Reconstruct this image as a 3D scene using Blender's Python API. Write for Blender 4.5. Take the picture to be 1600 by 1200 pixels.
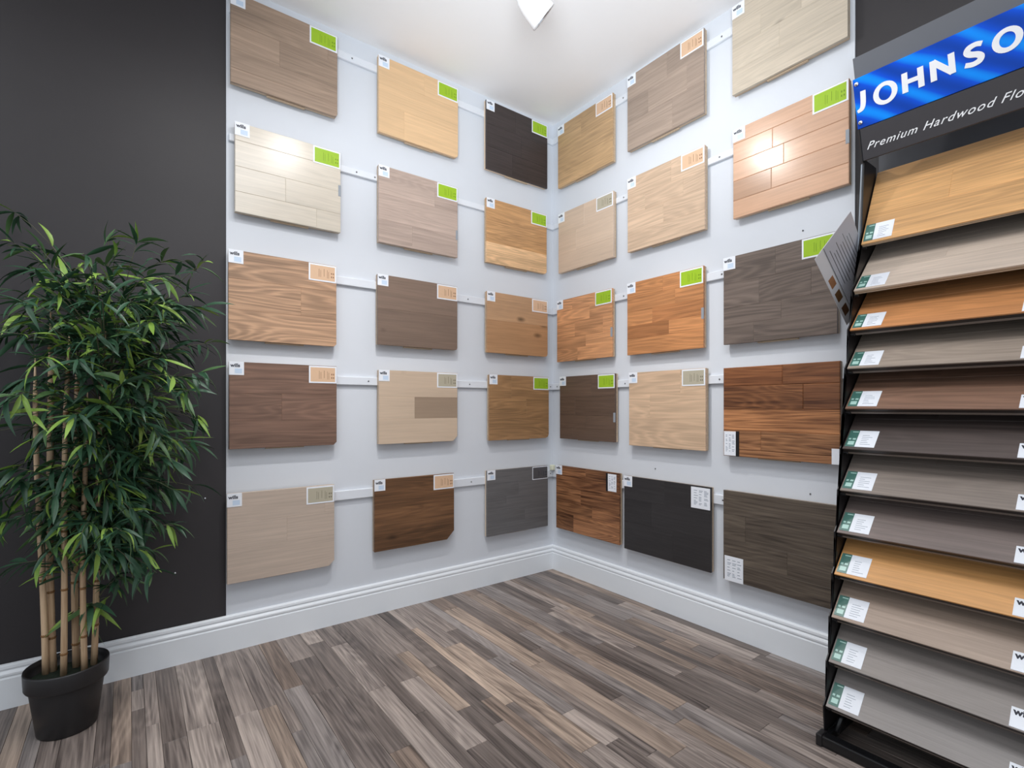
import bpy, bmesh, math, random
from mathutils import Vector, Matrix

# ------------------------------------------------------------------ reset
for o in list(bpy.data.objects):
    bpy.data.objects.remove(o, do_unlink=True)
scene = bpy.context.scene
COL = scene.collection

# ------------------------------------------------------------------ camera
FPX = 794.0                      # focal length in pixels of the 1600x1200 frame
CAM = Vector((-1.996, -2.248, 0.951))
cd = bpy.data.cameras.new('camera')
cd.sensor_width = 36.0
cd.lens = FPX / 1600.0 * 36.0
cd.shift_y = 34.5 / 1600.0
cd.clip_start = 0.02
cam = bpy.data.objects.new('camera', cd)
COL.objects.link(cam)
cam.location = CAM
cam.rotation_euler = (math.radians(90), 0, math.radians(53.0 - 90.0))
scene.camera = cam

# ------------------------------------------------------------------ world, lights, exposure
scene.view_settings.view_transform = 'Standard'
scene.view_settings.look = 'None'
scene.view_settings.exposure = 0.0
scene.view_settings.gamma = 1.0
scene.view_settings.use_curve_mapping = False
w = bpy.data.worlds.new('shop_ambient')
scene.world = w
w.use_nodes = True
w.node_tree.nodes['Background'].inputs[0].default_value = (0.87, 0.945, 1.02, 1)
w.node_tree.nodes['Background'].inputs[1].default_value = 0.73

def area_light(name, loc, rot, sx, sy, power, color):
    l = bpy.data.lights.new(name, 'AREA')
    l.shape = 'RECTANGLE'; l.size = sx; l.size_y = sy
    l.energy = power; l.color = color
    o = bpy.data.objects.new(name, l); COL.objects.link(o)
    o.location = loc; o.rotation_euler = rot
    return o

# unseen fill lights added at ceiling height for more light from above
area_light('overhead_fill_light', (-1.50, -1.98, 2.585), (0, 0, 0), 0.6, 1.2, 22, (0.96, 0.98, 1.0))
area_light('overhead_fill_light', (-3.0, -1.4, 2.585), (0, 0, 0), 0.6, 1.2, 14, (0.96, 0.98, 1.0))

# fill light added behind the camera to brighten the ceiling
ceiling_fill = area_light('ceiling_fill_light', (-2.15, -2.35, 1.25), (0, 0, 0), 0.8, 0.8, 10, (0.87, 0.945, 1.0))
ceiling_fill.rotation_euler = (Vector((-0.82, -0.90, 2.60)) - Vector(ceiling_fill.location)).to_track_quat('-Z', 'Y').to_euler()
ceiling_fill.data.spread = math.radians(60)
ceiling_fill.data.energy = 9.5

LAMPS = [   # track heads: rim centre, aim point, spill power, beam aim, beam power
    (Vector((-0.840, -0.900, 2.305)), Vector((0.0, -1.10, 1.68)), 11, Vector((0.0, -0.85, 0.30)), 30),
    (Vector((-1.300, -0.885, 2.400)), Vector((-0.95, -0.05, 0.80)), 11, Vector((-1.05, 0.0, 0.30)), 30),
    (Vector((-1.800, -0.885, 2.400)), Vector((-1.75, -0.05, 0.70)), 6, Vector((-1.75, 0.0, 0.40)), 16),
]
for rim, aim, power, aim2, power2 in LAMPS:
    for nm, am, pw, size in (('track_spot_spill', aim, power, 150), ('track_spot_beam', aim2, power2, 62)):
        l = bpy.data.lights.new(nm, 'SPOT')
        l.energy = pw; l.color = (1.0, 0.98, 0.96)
        l.spot_size = math.radians(size); l.spot_blend = 1.0; l.shadow_soft_size = 0.036
        o = bpy.data.objects.new(nm, l); COL.objects.link(o)
        o.location = rim + (aim - rim).normalized() * 0.012
        o.rotation_euler = (am - rim).to_track_quat('-Z', 'Y').to_euler()

# ------------------------------------------------------------------ helpers
def lin(c):
    out = []
    for v in c:
        v = v / 255.0
        out.append(v / 12.92 if v <= 0.04045 else ((v + 0.055) / 1.055) ** 2.4)
    return (out[0], out[1], out[2], 1.0)

def new_obj(name, me, mat=None, parent=None):
    o = bpy.data.objects.new(name, me)
    COL.objects.link(o)
    if mat is not None:
        if len(me.materials) == 0:
            me.materials.append(mat)
    if parent is not None:
        o.parent = parent
    return o

def empty(name, loc=(0, 0, 0), rz=0.0):
    o = bpy.data.objects.new(name, None)
    o.empty_display_size = 0.05
    COL.objects.link(o)
    o.location = loc; o.rotation_euler = (0, 0, rz)
    return o

def tag(o, label=None, cat=None, group=None, kind=None):
    if label: o['label'] = label
    if cat: o['category'] = cat
    if group: o['group'] = group
    if kind: o['kind'] = kind
    return o

def pydata(name, v, f, smooth=False):
    me = bpy.data.meshes.new(name)
    me.from_pydata(v, [], f)
    if smooth:
        me.polygons.foreach_set('use_smooth', [True] * len(me.polygons))
    me.update()
    return me

def box_vf(x0, x1, y0, y1, z0, z1, off=0):
    v = [(x0, y0, z0), (x1, y0, z0), (x1, y1, z0), (x0, y1, z0),
         (x0, y0, z1), (x1, y0, z1), (x1, y1, z1), (x0, y1, z1)]
    f = [(0, 3, 2, 1), (4, 5, 6, 7), (0, 1, 5, 4), (1, 2, 6, 5), (2, 3, 7, 6), (3, 0, 4, 7)]
    return v, [tuple(i + off for i in q) for q in f]

def boxes_mesh(name, boxes):
    V, F = [], []
    for b in boxes:
        v, f = box_vf(*b, off=len(V))
        V += v; F += f
    return pydata(name, V, F)

def bev_box(name, x0, x1, y0, y1, z0, z1, b=0.002, seg=1):
    bm = bmesh.new()
    v, f = box_vf(x0, x1, y0, y1, z0, z1)
    vs = [bm.verts.new(p) for p in v]
    for q in f: bm.faces.new([vs[i] for i in q])
    bmesh.ops.bevel(bm, geom=list(bm.edges), offset=b, segments=seg, affect='EDGES', profile=0.5)
    me = bpy.data.meshes.new(name); bm.to_mesh(me); bm.free()
    return me

def inset_poly(P, d):
    """convex polygon (list of (x,z)), counter-clockwise, moved inwards by d"""
    n = len(P); out = []
    for i in range(n):
        a = Vector(P[i - 1]); b = Vector(P[i]); c = Vector(P[(i + 1) % n])
        e1 = (b - a).normalized(); e2 = (c - b).normalized()
        n1 = Vector((-e1.y, e1.x)); n2 = Vector((-e2.y, e2.x))
        m = (n1 + n2); k = m.length_squared
        out.append(tuple(b + m * (2 * d / k)) if k > 1e-9 else tuple(b))
    return out

def clip_half(P, a, b, c):
    """keep a*x+b*z<=c"""
    out = []
    for i in range(len(P)):
        p, q = P[i], P[(i + 1) % len(P)]
        dp = a * p[0] + b * p[1] - c; dq = a * q[0] + b * q[1] - c
        if dp <= 0: out.append(p)
        if (dp < 0 < dq) or (dq < 0 < dp):
            t = dp / (dp - dq)
            out.append((p[0] + (q[0] - p[0]) * t, p[1] + (q[1] - p[1]) * t))
    return out

def slab(name, P, yb, yf, bev):
    """polygon P in (x,z), counter-clockwise seen from -y; front at yf (<yb) with chamfered rim"""
    n = len(P)
    Q = inset_poly(P, bev) if bev > 0 else P
    V = [(x, yb, z) for x, z in P] + [(x, yf + bev, z) for x, z in P] + [(x, yf, z) for x, z in Q]
    F = [tuple(range(n))[::-1], tuple(range(2 * n, 3 * n))]
    for i in range(n):
        j = (i + 1) % n
        F.append((i, j, n + j, n + i))
        F.append((n + i, n + j, 2 * n + j, 2 * n + i))
    return pydata(name, V, F)

def lathe(name, prof, n=32, smooth=True):
    V, F = [], []
    m = len(prof)
    for k in range(n):
        a = 2 * math.pi * k / n
        for r, z in prof:
            V.append((r * math.cos(a), r * math.sin(a), z))
    for k in range(n):
        k2 = (k + 1) % n
        for i in range(m - 1):
            F.append((k * m + i, k2 * m + i, k2 * m + i + 1, k * m + i + 1))
    return pydata(name, V, F, smooth)

def tube_vf(pts, rad, n=6, off=0, cap=True):
    V, F = [], []
    for i, p in enumerate(pts):
        a = pts[max(0, i - 1)]; b = pts[min(len(pts) - 1, i + 1)]
        t = (Vector(b) - Vector(a)).normalized()
        u = t.cross(Vector((0.3, 0.9, 0.1)));
        if u.length < 1e-3: u = t.cross(Vector((1, 0, 0)))
        u.normalize(); w_ = t.cross(u)
        r = rad[i] if isinstance(rad, (list, tuple)) else rad
        for k in range(n):
            an = 2 * math.pi * k / n
            V.append(tuple(Vector(p) + u * (r * math.cos(an)) + w_ * (r * math.sin(an))))
    for i in range(len(pts) - 1):
        for k in range(n):
            k2 = (k + 1) % n
            F.append((off + i * n + k, off + i * n + k2, off + (i + 1) * n + k2, off + (i + 1) * n + k))
    if cap:
        F.append(tuple(off + k for k in range(n))[::-1])
        F.append(tuple(off + (len(pts) - 1) * n + k for k in range(n)))
    return V, F

_txt = {}
def text_mesh(body, size, depth=0.0004, offset=0.0, shear=0.0, spacing=1.0, align='LEFT'):
    key = (body, size, depth, offset, shear, spacing, align)
    if key in _txt: return _txt[key]
    c = bpy.data.curves.new('lettering', 'FONT')
    c.body = body; c.size = size; c.extrude = depth / 2; c.offset = offset; c.shear = shear
    c.space_character = spacing; c.align_x = align; c.resolution_u = 3
    o = bpy.data.objects.new('lettering', c); COL.objects.link(o)
    dg = bpy.context.evaluated_depsgraph_get()
    me = bpy.data.meshes.new_from_object(o.evaluated_get(dg))
    me.materials.clear()
    bpy.data.objects.remove(o, do_unlink=True); bpy.data.curves.remove(c)
    _txt[key] = me
    return me

# ------------------------------------------------------------------ materials
MATS = {}
def nt(name):
    m = bpy.data.materials.new(name); m.use_nodes = True
    t = m.node_tree
    return m, t, t.nodes['Principled BSDF']

def N(t, kind, **kw):
    n = t.nodes.new(kind)
    for k, v in kw.items(): setattr(n, k, v)
    return n

def mathn(t, op, a, b=None, clamp=False):
    n = N(t, 'ShaderNodeMath', operation=op); n.use_clamp = clamp
    for i, s in enumerate((a, b)):
        if s is None: continue
        if isinstance(s, (int, float)): n.inputs[i].default_value = s
        else: t.links.new(s, n.inputs[i])
    return n.outputs[0]

def mixc(t, fac, a, b, blend='MIX'):
    n = N(t, 'ShaderNodeMix', data_type='RGBA', blend_type=blend)
    n.clamp_factor = True
    if isinstance(fac, (int, float)): n.inputs[0].default_value = fac
    else: t.links.new(fac, n.inputs[0])
    for i, s in ((6, a), (7, b)):
        if isinstance(s, tuple): n.inputs[i].default_value = s
        else: t.links.new(s, n.inputs[i])
    return n.outputs[2]

def plain(name, rgb, rough=0.5, spec=0.5, metal=0.0, noise=0.06, scale=30, bump=0.0, coat=0.0):
    m, t, p = nt(name)
    tc = N(t, 'ShaderNodeTexCoord')
    ns = N(t, 'ShaderNodeTexNoise'); ns.inputs['Scale'].default_value = scale; ns.inputs['Detail'].default_value = 4
    t.links.new(tc.outputs['Object'], ns.inputs['Vector'])
    c = lin(rgb)
    a = tuple(v * (1 - noise) for v in c[:3]) + (1,)
    b = tuple(min(1, v * (1 + noise)) for v in c[:3]) + (1,)
    t.links.new(mixc(t, ns.outputs['Fac'], a, b), p.inputs['Base Color'])
    p.inputs['Roughness'].default_value = rough
    p.inputs['Specular IOR Level'].default_value = spec
    p.inputs['Metallic'].default_value = metal
    p.inputs['Coat Weight'].default_value = coat
    if bump > 0:
        bp = N(t, 'ShaderNodeBump'); bp.inputs['Strength'].default_value = bump; bp.inputs['Distance'].default_value = 0.002
        t.links.new(ns.outputs['Fac'], bp.inputs['Height']); t.links.new(bp.outputs[0], p.inputs['Normal'])
    return m

def wood(name, dark, light, axis='X', grain=1.0, cath=0.35, rough=0.42, knots=0.0, scale=1.0, use_attr=False, swirl=0.0, spec=0.4, extra=None):
    """procedural timber: long streaks, cathedral rings, pores; tinted per piece with the object colour"""
    def des(c, k=0.86):
        y = 0.3 * c[0] + 0.59 * c[1] + 0.11 * c[2]
        return tuple(y + (v - y) * k for v in c)
    dark, light = des(dark), des(light)
    m, t, p = nt(name)
    L = t.links
    tc = N(t, 'ShaderNodeTexCoord'); oi = N(t, 'ShaderNodeObjectInfo')
    rnd = mathn(t, 'MULTIPLY', oi.outputs['Random'], 41.7)
    if use_attr:
        at = N(t, 'ShaderNodeAttribute'); at.attribute_name = 'piece'
        rnd = mathn(t, 'MULTIPLY', at.outputs['Alpha'], 41.7)
    add = N(t, 'ShaderNodeVectorMath', operation='ADD')
    L.new(tc.outputs['Object'], add.inputs[0]); L.new(rnd, add.inputs[1])
    def mapped(sl, sc):
        mp = N(t, 'ShaderNodeMapping')
        s = {'X': (sl, sc, sc), 'Y': (sc, sl, sc), 'Z': (sc, sc, sl)}[axis]
        mp.inputs['Scale'].default_value = tuple(v * scale for v in s)
        L.new(add.outputs[0], mp.inputs['Vector'])
        return mp.outputs[0]
    # long soft streaks
    n1 = N(t, 'ShaderNodeTexNoise'); n1.inputs['Scale'].default_value = 1.0; n1.inputs['Detail'].default_value = 5
    n1.inputs['Roughness'].default_value = 0.6; n1.inputs['Distortion'].default_value = 0.4 + swirl
    L.new(mapped(2.4, 95.0), n1.inputs['Vector'])
    # fine pores
    n2 = N(t, 'ShaderNodeTexNoise'); n2.inputs['Scale'].default_value = 1.0; n2.inputs['Detail'].default_value = 3
    L.new(mapped(7.0, 230.0), n2.inputs['Vector'])
    # cathedral rings: contour lines of a stretched low noise
    n3 = N(t, 'ShaderNodeTexNoise'); n3.inputs['Scale'].default_value = 1.0; n3.inputs['Detail'].default_value = 1.5
    n3.inputs['Distortion'].default_value = swirl
    L.new(mapped(1.1, 9.0), n3.inputs['Vector'])
    ring = mathn(t, 'SINE', mathn(t, 'ADD', mathn(t, 'MULTIPLY', n3.outputs['Fac'], 120.0), mathn(t, 'MULTIPLY', n1.outputs['Fac'], 7.0)))
    ring = mathn(t, 'MULTIPLY', mathn(t, 'ADD', ring, 1.0), 0.5)
    ring = mathn(t, 'POWER', ring, 1.6)
    # large tone drift
    n4 = N(t, 'ShaderNodeTexNoise'); n4.inputs['Scale'].default_value = 1.0; n4.inputs['Detail'].default_value = 2
    L.new(mapped(1.3, 7.0), n4.inputs['Vector'])
    def ramp(s, lo, hi):
        r = N(t, 'ShaderNodeMapRange'); r.inputs[1].default_value = lo; r.inputs[2].default_value = hi
        L.new(s, r.inputs[0]); return r.outputs[0]
    a = ramp(n1.outputs['Fac'], 0.30, 0.70)
    b = ramp(n2.outputs['Fac'], 0.25, 0.75)
    d = ramp(n4.outputs['Fac'], 0.32, 0.68)
    wa, wb, wc, wd = 0.42, 0.30, cath * 0.55, 0.30
    s = wa + wb + wc + wd
    f = mathn(t, 'ADD', mathn(t, 'MULTIPLY', a, wa / s), mathn(t, 'MULTIPLY', b, wb / s))
    f = mathn(t, 'ADD', f, mathn(t, 'MULTIPLY', ring, wc / s))
    f = mathn(t, 'ADD', f, mathn(t, 'MULTIPLY', d, wd / s))
    f = mathn(t, 'ADD', mathn(t, 'MULTIPLY', mathn(t, 'SUBTRACT', f, 0.5), grain * 1.75), 0.5, clamp=True)
    col = mixc(t, f, lin(dark), lin(light))
    if extra is not None:   # second hue drifting in along the grain
        n6 = N(t, 'ShaderNodeTexNoise'); n6.inputs['Scale'].default_value = 1.0; n6.inputs['Detail'].default_value = 3
        L.new(mapped(1.8, 16.0), n6.inputs['Vector'])
        col = mixc(t, ramp(n6.outputs['Fac'], 0.48, 0.66), col, lin(extra))
    if knots > 0:
        vo = N(t, 'ShaderNodeTexVoronoi'); vo.inputs['Scale'].default_value = 1.0
        L.new(mapped(5.0, 11.0), vo.inputs['Vector'])
        nk = N(t, 'ShaderNodeTexNoise'); nk.inputs['Scale'].default_value = 1.0
        L.new(mapped(7.0, 7.0), nk.inputs['Vector'])
        k = ramp(vo.outputs['Distance'], 0.20, 0.05)
        k = mathn(t, 'MULTIPLY', k, ramp(nk.outputs['Fac'], 0.52, 0.62))
        k = mathn(t, 'MULTIPLY', k, knots)
        col = mixc(t, k, col, tuple(v * 0.25 for v in lin(dark)[:3]) + (1,))
    if use_attr:
        col = mixc(t, 1.0, col, at.outputs['Color'], 'MULTIPLY')
    else:
        col = mixc(t, 1.0, col, oi.outputs['Color'], 'MULTIPLY')
    L.new(col, p.inputs['Base Color'])
    p.inputs['Roughness'].default_value = rough
    p.inputs['Specular IOR Level'].default_value = spec
    bp = N(t, 'ShaderNodeBump'); bp.inputs['Strength'].default_value = 0.10 * grain; bp.inputs['Distance'].default_value = 0.0006
    L.new(b, bp.inputs['Height']); L.new(bp.outputs[0], p.inputs['Normal'])
    return m

M = {}
M['white_wall'] = plain('white_wall_paint', (218, 222, 229), 0.55, 0.3, noise=0.012, scale=9, bump=0.02)
M['dark_wall'] = plain('charcoal_wall_paint', (55, 52, 54), 0.50, 0.35, noise=0.05, scale=14, bump=0.05)
M['ceiling'] = plain('ceiling_paint', (247, 246, 247), 0.8, 0.2, noise=0.01, scale=6)
M['trim'] = plain('white_trim_gloss', (236, 240, 245), 0.32, 0.5, noise=0.01, scale=12)
M['rail'] = plain('white_painted_rail', (228, 232, 239), 0.4, 0.4, noise=0.015, scale=40)
M['screw'] = plain('grey_screw_metal', (120, 120, 122), 0.35, 0.5, 0.8, noise=0.1, scale=300)
M['block'] = plain('cream_filler_block', (226, 228, 205), 0.6, 0.3, noise=0.08, scale=150)
M['ply'] = wood('plywood_edge', (176, 148, 118), (214, 190, 160), grain=0.7, cath=0.1, rough=0.6)
M['card'] = plain('white_card', (240, 243, 250), 0.35, 0.4, noise=0.01, scale=60)
M['ink'] = plain('black_ink', (45, 46, 58), 0.5, 0.3, noise=0.02)
M['greyink'] = plain('grey_ink', (150, 158, 172), 0.5, 0.3, noise=0.02)
M['paleblue'] = plain('pale_blue_print', (205, 222, 242), 0.4, 0.3, noise=0.02)
M['green'] = plain('lime_green_print', (158, 194, 42), 0.4, 0.35, noise=0.03, scale=90)
M['green_ink'] = plain('dark_lime_ink', (118, 152, 30), 0.4, 0.3, noise=0.02)
M['peach'] = plain('peach_print', (222, 186, 154), 0.4, 0.35, noise=0.03, scale=90)
M['peach_ink'] = plain('brown_ink', (150, 112, 88), 0.4, 0.3, noise=0.02)
M['putty'] = plain('putty_grey_print', (184, 176, 156), 0.4, 0.35, noise=0.03, scale=90)
M['putty_ink'] = plain('grey_brown_ink', (120, 114, 100), 0.4, 0.3, noise=0.02)
M['slate'] = plain('slate_print', (84, 83, 86), 0.4, 0.35, noise=0.03, scale=90)
M['clip'] = plain('grey_plastic_label', (150, 156, 164), 0.35, 0.5, noise=0.05, scale=80)
M['black'] = plain('black_powder_coat', (26, 24, 26), 0.38, 0.5, noise=0.10, scale=60)
M['black_gloss'] = plain('black_gloss_tube', (20, 20, 22), 0.22, 0.5, noise=0.05, scale=60)
M['hdr'] = plain('grey_header_board', (104, 106, 112), 0.4, 0.4, noise=0.04, scale=8)
M['strip'] = plain('dark_grey_plastic', (62, 59, 62), 0.4, 0.4, noise=0.05, scale=30)
M['backp'] = plain('slate_back_panel', (88, 90, 96), 0.42, 0.4, noise=0.05, scale=8)
M['white_print'] = plain('white_print', (250, 250, 252), 0.4, 0.4, noise=0.0)
M['chrome'] = plain('chrome', (225, 225, 228), 0.16, 0.5, 1.0, noise=0.02)
M['teal'] = plain('teal_green_print', (72, 116, 106), 0.3, 0.5, noise=0.08, scale=140)
M['teal_light'] = plain('pale_teal_print', (176, 212, 202), 0.3, 0.5, noise=0.05, scale=140)
M['lip'] = plain('tray_lip_lit_edge', (112, 100, 92), 0.4, 0.5, noise=0.05, scale=90)  # grey-brown is painted light: the tray edge catching light
M['paper'] = plain('grey_leaflet_paper', (176, 175, 182), 0.5, 0.3, noise=0.03, scale=25)
M['paper2'] = plain('light_grey_leaflet_paper', (204, 202, 204), 0.5, 0.3, noise=0.03, scale=25)
M['acrylic'] = plain('blue_grey_leaflet_stack', (150, 160, 170), 0.3, 0.5, noise=0.12, scale=40)
M['pot'] = plain('black_plastic_pot', (38, 37, 39), 0.42, 0.5, noise=0.25, scale=22, bump=0.05)
M['soil'] = plain('dark_moss', (36, 44, 36), 0.9, 0.2, noise=0.4, scale=120, bump=0.6)
M['cane'] = wood('bamboo_cane', (176, 138, 100), (222, 188, 150), axis='Z', grain=0.9, cath=0.0, rough=0.45, scale=2.0)
M['node'] = plain('bamboo_node', (134, 98, 62), 0.5, 0.3, noise=0.2, scale=90)
M['twig'] = plain('grey_green_twig', (92, 92, 74), 0.6, 0.3, noise=0.2, scale=60)
M['lampwhite'] = plain('white_lamp_enamel', (243, 242, 244), 0.3, 0.5, noise=0.0)

def emission(name, col, s):
    m = bpy.data.materials.new(name); m.use_nodes = True
    t = m.node_tree; t.nodes.clear()
    e = N(t, 'ShaderNodeEmission'); o = N(t, 'ShaderNodeOutputMaterial')
    e.inputs[0].default_value = col; e.inputs[1].default_value = s
    t.links.new(e.outputs[0], o.inputs[0])
    return m
M['lens'] = emission('lamp_lens_glow', (1, 0.95, 0.86, 1), 6.0)

def leafmat(name, a, b):
    m, t, p = nt(name)
    tc = N(t, 'ShaderNodeTexCoord'); oi = N(t, 'ShaderNodeObjectInfo')
    ns = N(t, 'ShaderNodeTexNoise'); ns.inputs['Scale'].default_value = 30
    t.links.new(tc.outputs['Object'], ns.inputs['Vector'])
    f = mathn(t, 'ADD', mathn(t, 'MULTIPLY', ns.outputs['Fac'], 0.5), mathn(t, 'MULTIPLY', oi.outputs['Random'], 0.5))
    t.links.new(mixc(t, f, lin(a), lin(b)), p.inputs['Base Color'])
    p.inputs['Roughness'].default_value = 0.42
    p.inputs['Specular IOR Level'].default_value = 0.45
    return m
M['leaf_dark'] = leafmat('dark_green_leaf', (32, 62, 44), (72, 112, 82))
M['leaf_mid'] = leafmat('mid_green_leaf', (56, 90, 52), (104, 136, 84))
M['leaf_bright'] = leafmat('bright_green_leaf', (108, 146, 52), (156, 186, 92))

# blue sign: saturated blue with lighter swooping bands
def blue_sign():
    m, t, p = nt('blue_printed_sign')
    tc = N(t, 'ShaderNodeTexCoord'); L = t.links
    mp = N(t, 'ShaderNodeMapping'); mp.inputs['Rotation'].default_value = (0, 0.9, 0); mp.inputs['Scale'].default_value = (9, 9, 9)
    L.new(tc.outputs['Object'], mp.inputs['Vector'])
    wv = N(t, 'ShaderNodeTexWave'); wv.inputs['Scale'].default_value = 0.45; wv.inputs['Distortion'].default_value = 3.5; wv.inputs['Detail'].default_value = 1
    wv.inputs['Detail Scale'].default_value = 0.8
    L.new(mp.outputs[0], wv.inputs['Vector'])
    r = N(t, 'ShaderNodeValToRGB'); e = r.color_ramp.elements
    e[0].position = 0.0; e[0].color = lin((0, 66, 176)); e[1].position = 1.0; e[1].color = lin((0, 146, 255))
    x = r.color_ramp.elements.new(0.62); x.color = lin((0, 84, 222))
    L.new(wv.outputs['Fac'], r.inputs[0]); L.new(r.outputs[0], p.inputs['Base Color'])
    p.inputs['Roughness'].default_value = 0.3; p.inputs['Specular IOR Level'].default_value = 0.25
    return m
M['blue'] = blue_sign()

# ------------------------------------------------------------------ the setting
H = 2.60
XB, YB = -3.5, -3.7
WL = -1.695     # left end of the white area on the left wall
WR = -1.563     # right end of the white area on the right wall

wl = new_obj('wall_left', boxes_mesh('wall_left', [(XB, 0.12, 0.0, 0.12, 0, H)]), M['dark_wall']); tag(wl, kind='structure', label='charcoal painted wall behind the bamboo plant')
pl = new_obj('wall_panel', bev_box('wall_panel', WL, 0.0, -0.005, 0.0, 0.0, H, 0.001), M['white_wall'], wl)
pl['label'] = 'white painted area of the wall behind the sample boards'
wr = new_obj('wall_right', boxes_mesh('wall_right', [(0.0, 0.12, YB, 0.0, 0, H)]), M['dark_wall']); tag(wr, kind='structure', label='charcoal painted wall behind the display rack')
pr = new_obj('wall_panel', bev_box('wall_panel', -0.005, 0.0, WR, 0.0, 0.0, H, 0.001), M['white_wall'], wr)
pr['label'] = 'white painted area of the wall right of the corner'
ce = new_obj('ceiling', boxes_mesh('ceiling', [(XB, 0.12, YB, 0.12, H, H + 0.1)]), M['ceiling']); tag(ce, kind='structure', label='flat white ceiling')
# small nail heads left in the white wall
def nail(px_y, z, wall):
    if wall == 'R':
        n = new_obj('nail', lathe('nail', [(0.0001, 0.0), (0.0028, 0.0), (0.0028, 0.003), (0.0001, 0.004)], 8), M['screw'], wr)
        n.matrix_world = Matrix.Translation((-0.005, px_y, z)) @ Matrix.Rotation(-math.pi / 2, 4, 'Y')
    else:
        n = new_obj('nail', lathe('nail', [(0.0001, 0.0), (0.0028, 0.0), (0.0028, 0.003), (0.0001, 0.004)], 8), M['rail'], wl)
        n.matrix_world = Matrix.Translation((px_y, 0.0, z)) @ Matrix.Rotation(math.pi / 2, 4, 'X')
nail(-1.395, 1.60, 'R'); nail(-0.735, 0.655, 'R'); nail(-1.42, 0.63, 'R'); nail(-1.765, 0.60, 'L'); nail(-1.86, 0.335, 'L')

# floor: base slab plus single planks laid parallel to the right wall
fl = new_obj('floor', boxes_mesh('floor', [(XB, 0.12, YB, 0.12, -0.1, -0.006)]), plain('dark_subfloor', (60, 54, 50), 0.8)); tag(fl, kind='structure', label='grey-brown laminate strip floor')
MF = wood('weathered_laminate', (92, 82, 78), (178, 163, 153), axis='Y', grain=1.15, cath=0.22, rough=0.40, knots=0.35, scale=0.9, spec=0.35)
MFS = wood('weathered_laminate_far', (92, 82, 78), (178, 163, 153), axis='Y', grain=1.15, cath=0.22, rough=0.40, knots=0.35, scale=0.9, spec=0.35, use_attr=True)

A53 = math.radians(53.0)
FW = Vector((math.cos(A53), math.sin(A53), 0)); RT = Vector((FW.y, -FW.x, 0))
def ray(px, py):
    return FW + RT * ((px - 800) / FPX) + Vector((0, 0, (634.5 - py) / FPX))
def floor_pt(px, py, z=0.0):
    d = ray(px, py); t = (z - CAM.z) / d.z
    return CAM + d * t

rows = [-2.037, -1.990, -1.957, -1.921, -1.862, -1.779, -1.740, -1.673, -1.620, -1.584, -1.520, -1.428, -1.364, -1.294,
        -1.252, -1.180, -1.128, -1.090, -1.040, -1.007, -0.929, -0.874, -0.829]
rf = random.Random(5)
x = rows[-1]
while x < -0.02:
    x += rf.choice((0.036, 0.045, 0.055, 0.066, 0.078)); rows.append(min(x, 0.0))
if rows[-1] < 0: rows.append(0.0)
x = rows[0]
while x > -2.75:
    x -= rf.choice((0.036, 0.045, 0.055, 0.066, 0.078)); rows.insert(0, x)
CUTPX = [(211, 1110), (216, 1078), (386, 1114), (422, 1104), (320, 1134), (184, 1196), (488, 1006), (486, 1026), (538, 1005), (523, 1074),
         (647, 982), (680, 1041), (702, 986), (653, 1056), (744, 1165), (758, 1092), (624, 1171), (770, 1087), (776, 1026), (817, 987), (841, 1013),
         (891, 1110), (958, 1158), (1032, 1004), (1083, 1012), (1118, 1025), (1062, 1052), (1061, 1104), (710, 950), (737, 931), (888, 952)]
TONE = {'L': (1.28, 1.27, 1.27), 'M': (0.92, 0.90, 0.90), 'D': (0.58, 0.56, 0.56), 'B': (1.42, 1.30, 1.16), 'W': (1.08, 0.99, 0.90), 'N': (0.84, 0.75, 0.68), 'C': (0.88, 0.91, 0.96)}
TONEPX = [(180, 1084, 'W'), (216, 1092, 'L'), (218, 1064, 'C'), (252, 1072, 'D'), (274, 1080, 'M'), (306, 1080, 'L'), (320, 1164, 'L'), (360, 1080, 'M'),
          (364, 1150, 'D'), (390, 1150, 'L'), (420, 1060, 'M'), (432, 1140, 'W'), (456, 1130, 'M'), (220, 1140, 'D'), (194, 1150, 'C'), (276, 1150, 'M'),
          (510, 1050, 'D'), (488, 1014, 'D'), (568, 1044, 'L'), (530, 996, 'M'), (552, 1120, 'M'), (640, 1140, 'L'), (620, 1010, 'M'), (680, 1140, 'D'),
          (710, 1100, 'B'), (700, 1016, 'B'), (720, 1060, 'D'), (730, 1000, 'D'), (584, 980, 'M'), (746, 1064, 'B'), (820, 1004, 'D'), (780, 990, 'B'),
          (880, 1056, 'W'), (920, 1140, 'L'), (820, 1072, 'C'), (800, 1120, 'N'), (960, 1056, 'W'), (980, 1030, 'D'), (960, 1004, 'L'), (1020, 1050, 'D'),
          (750, 1180, 'D'), (1090, 1016, 'D'), (1080, 1056, 'D'), (1140, 1080, 'M'), (1200, 1100, 'M'), (1100, 1130, 'C'), (1070, 1140, 'W')]
def row_of(xx):
    for i in range(len(rows) - 1):
        if rows[i] <= xx < rows[i + 1]: return i
    return None
cuts = {}
for c in CUTPX:
    p = floor_pt(*c); r = row_of(p.x)
    if r is not None: cuts.setdefault(r, []).append(p.y)
tones = [(floor_pt(a, b), k) for a, b, k in TONEPX]
YN = -2.15
pieces = []
far = []
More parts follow.
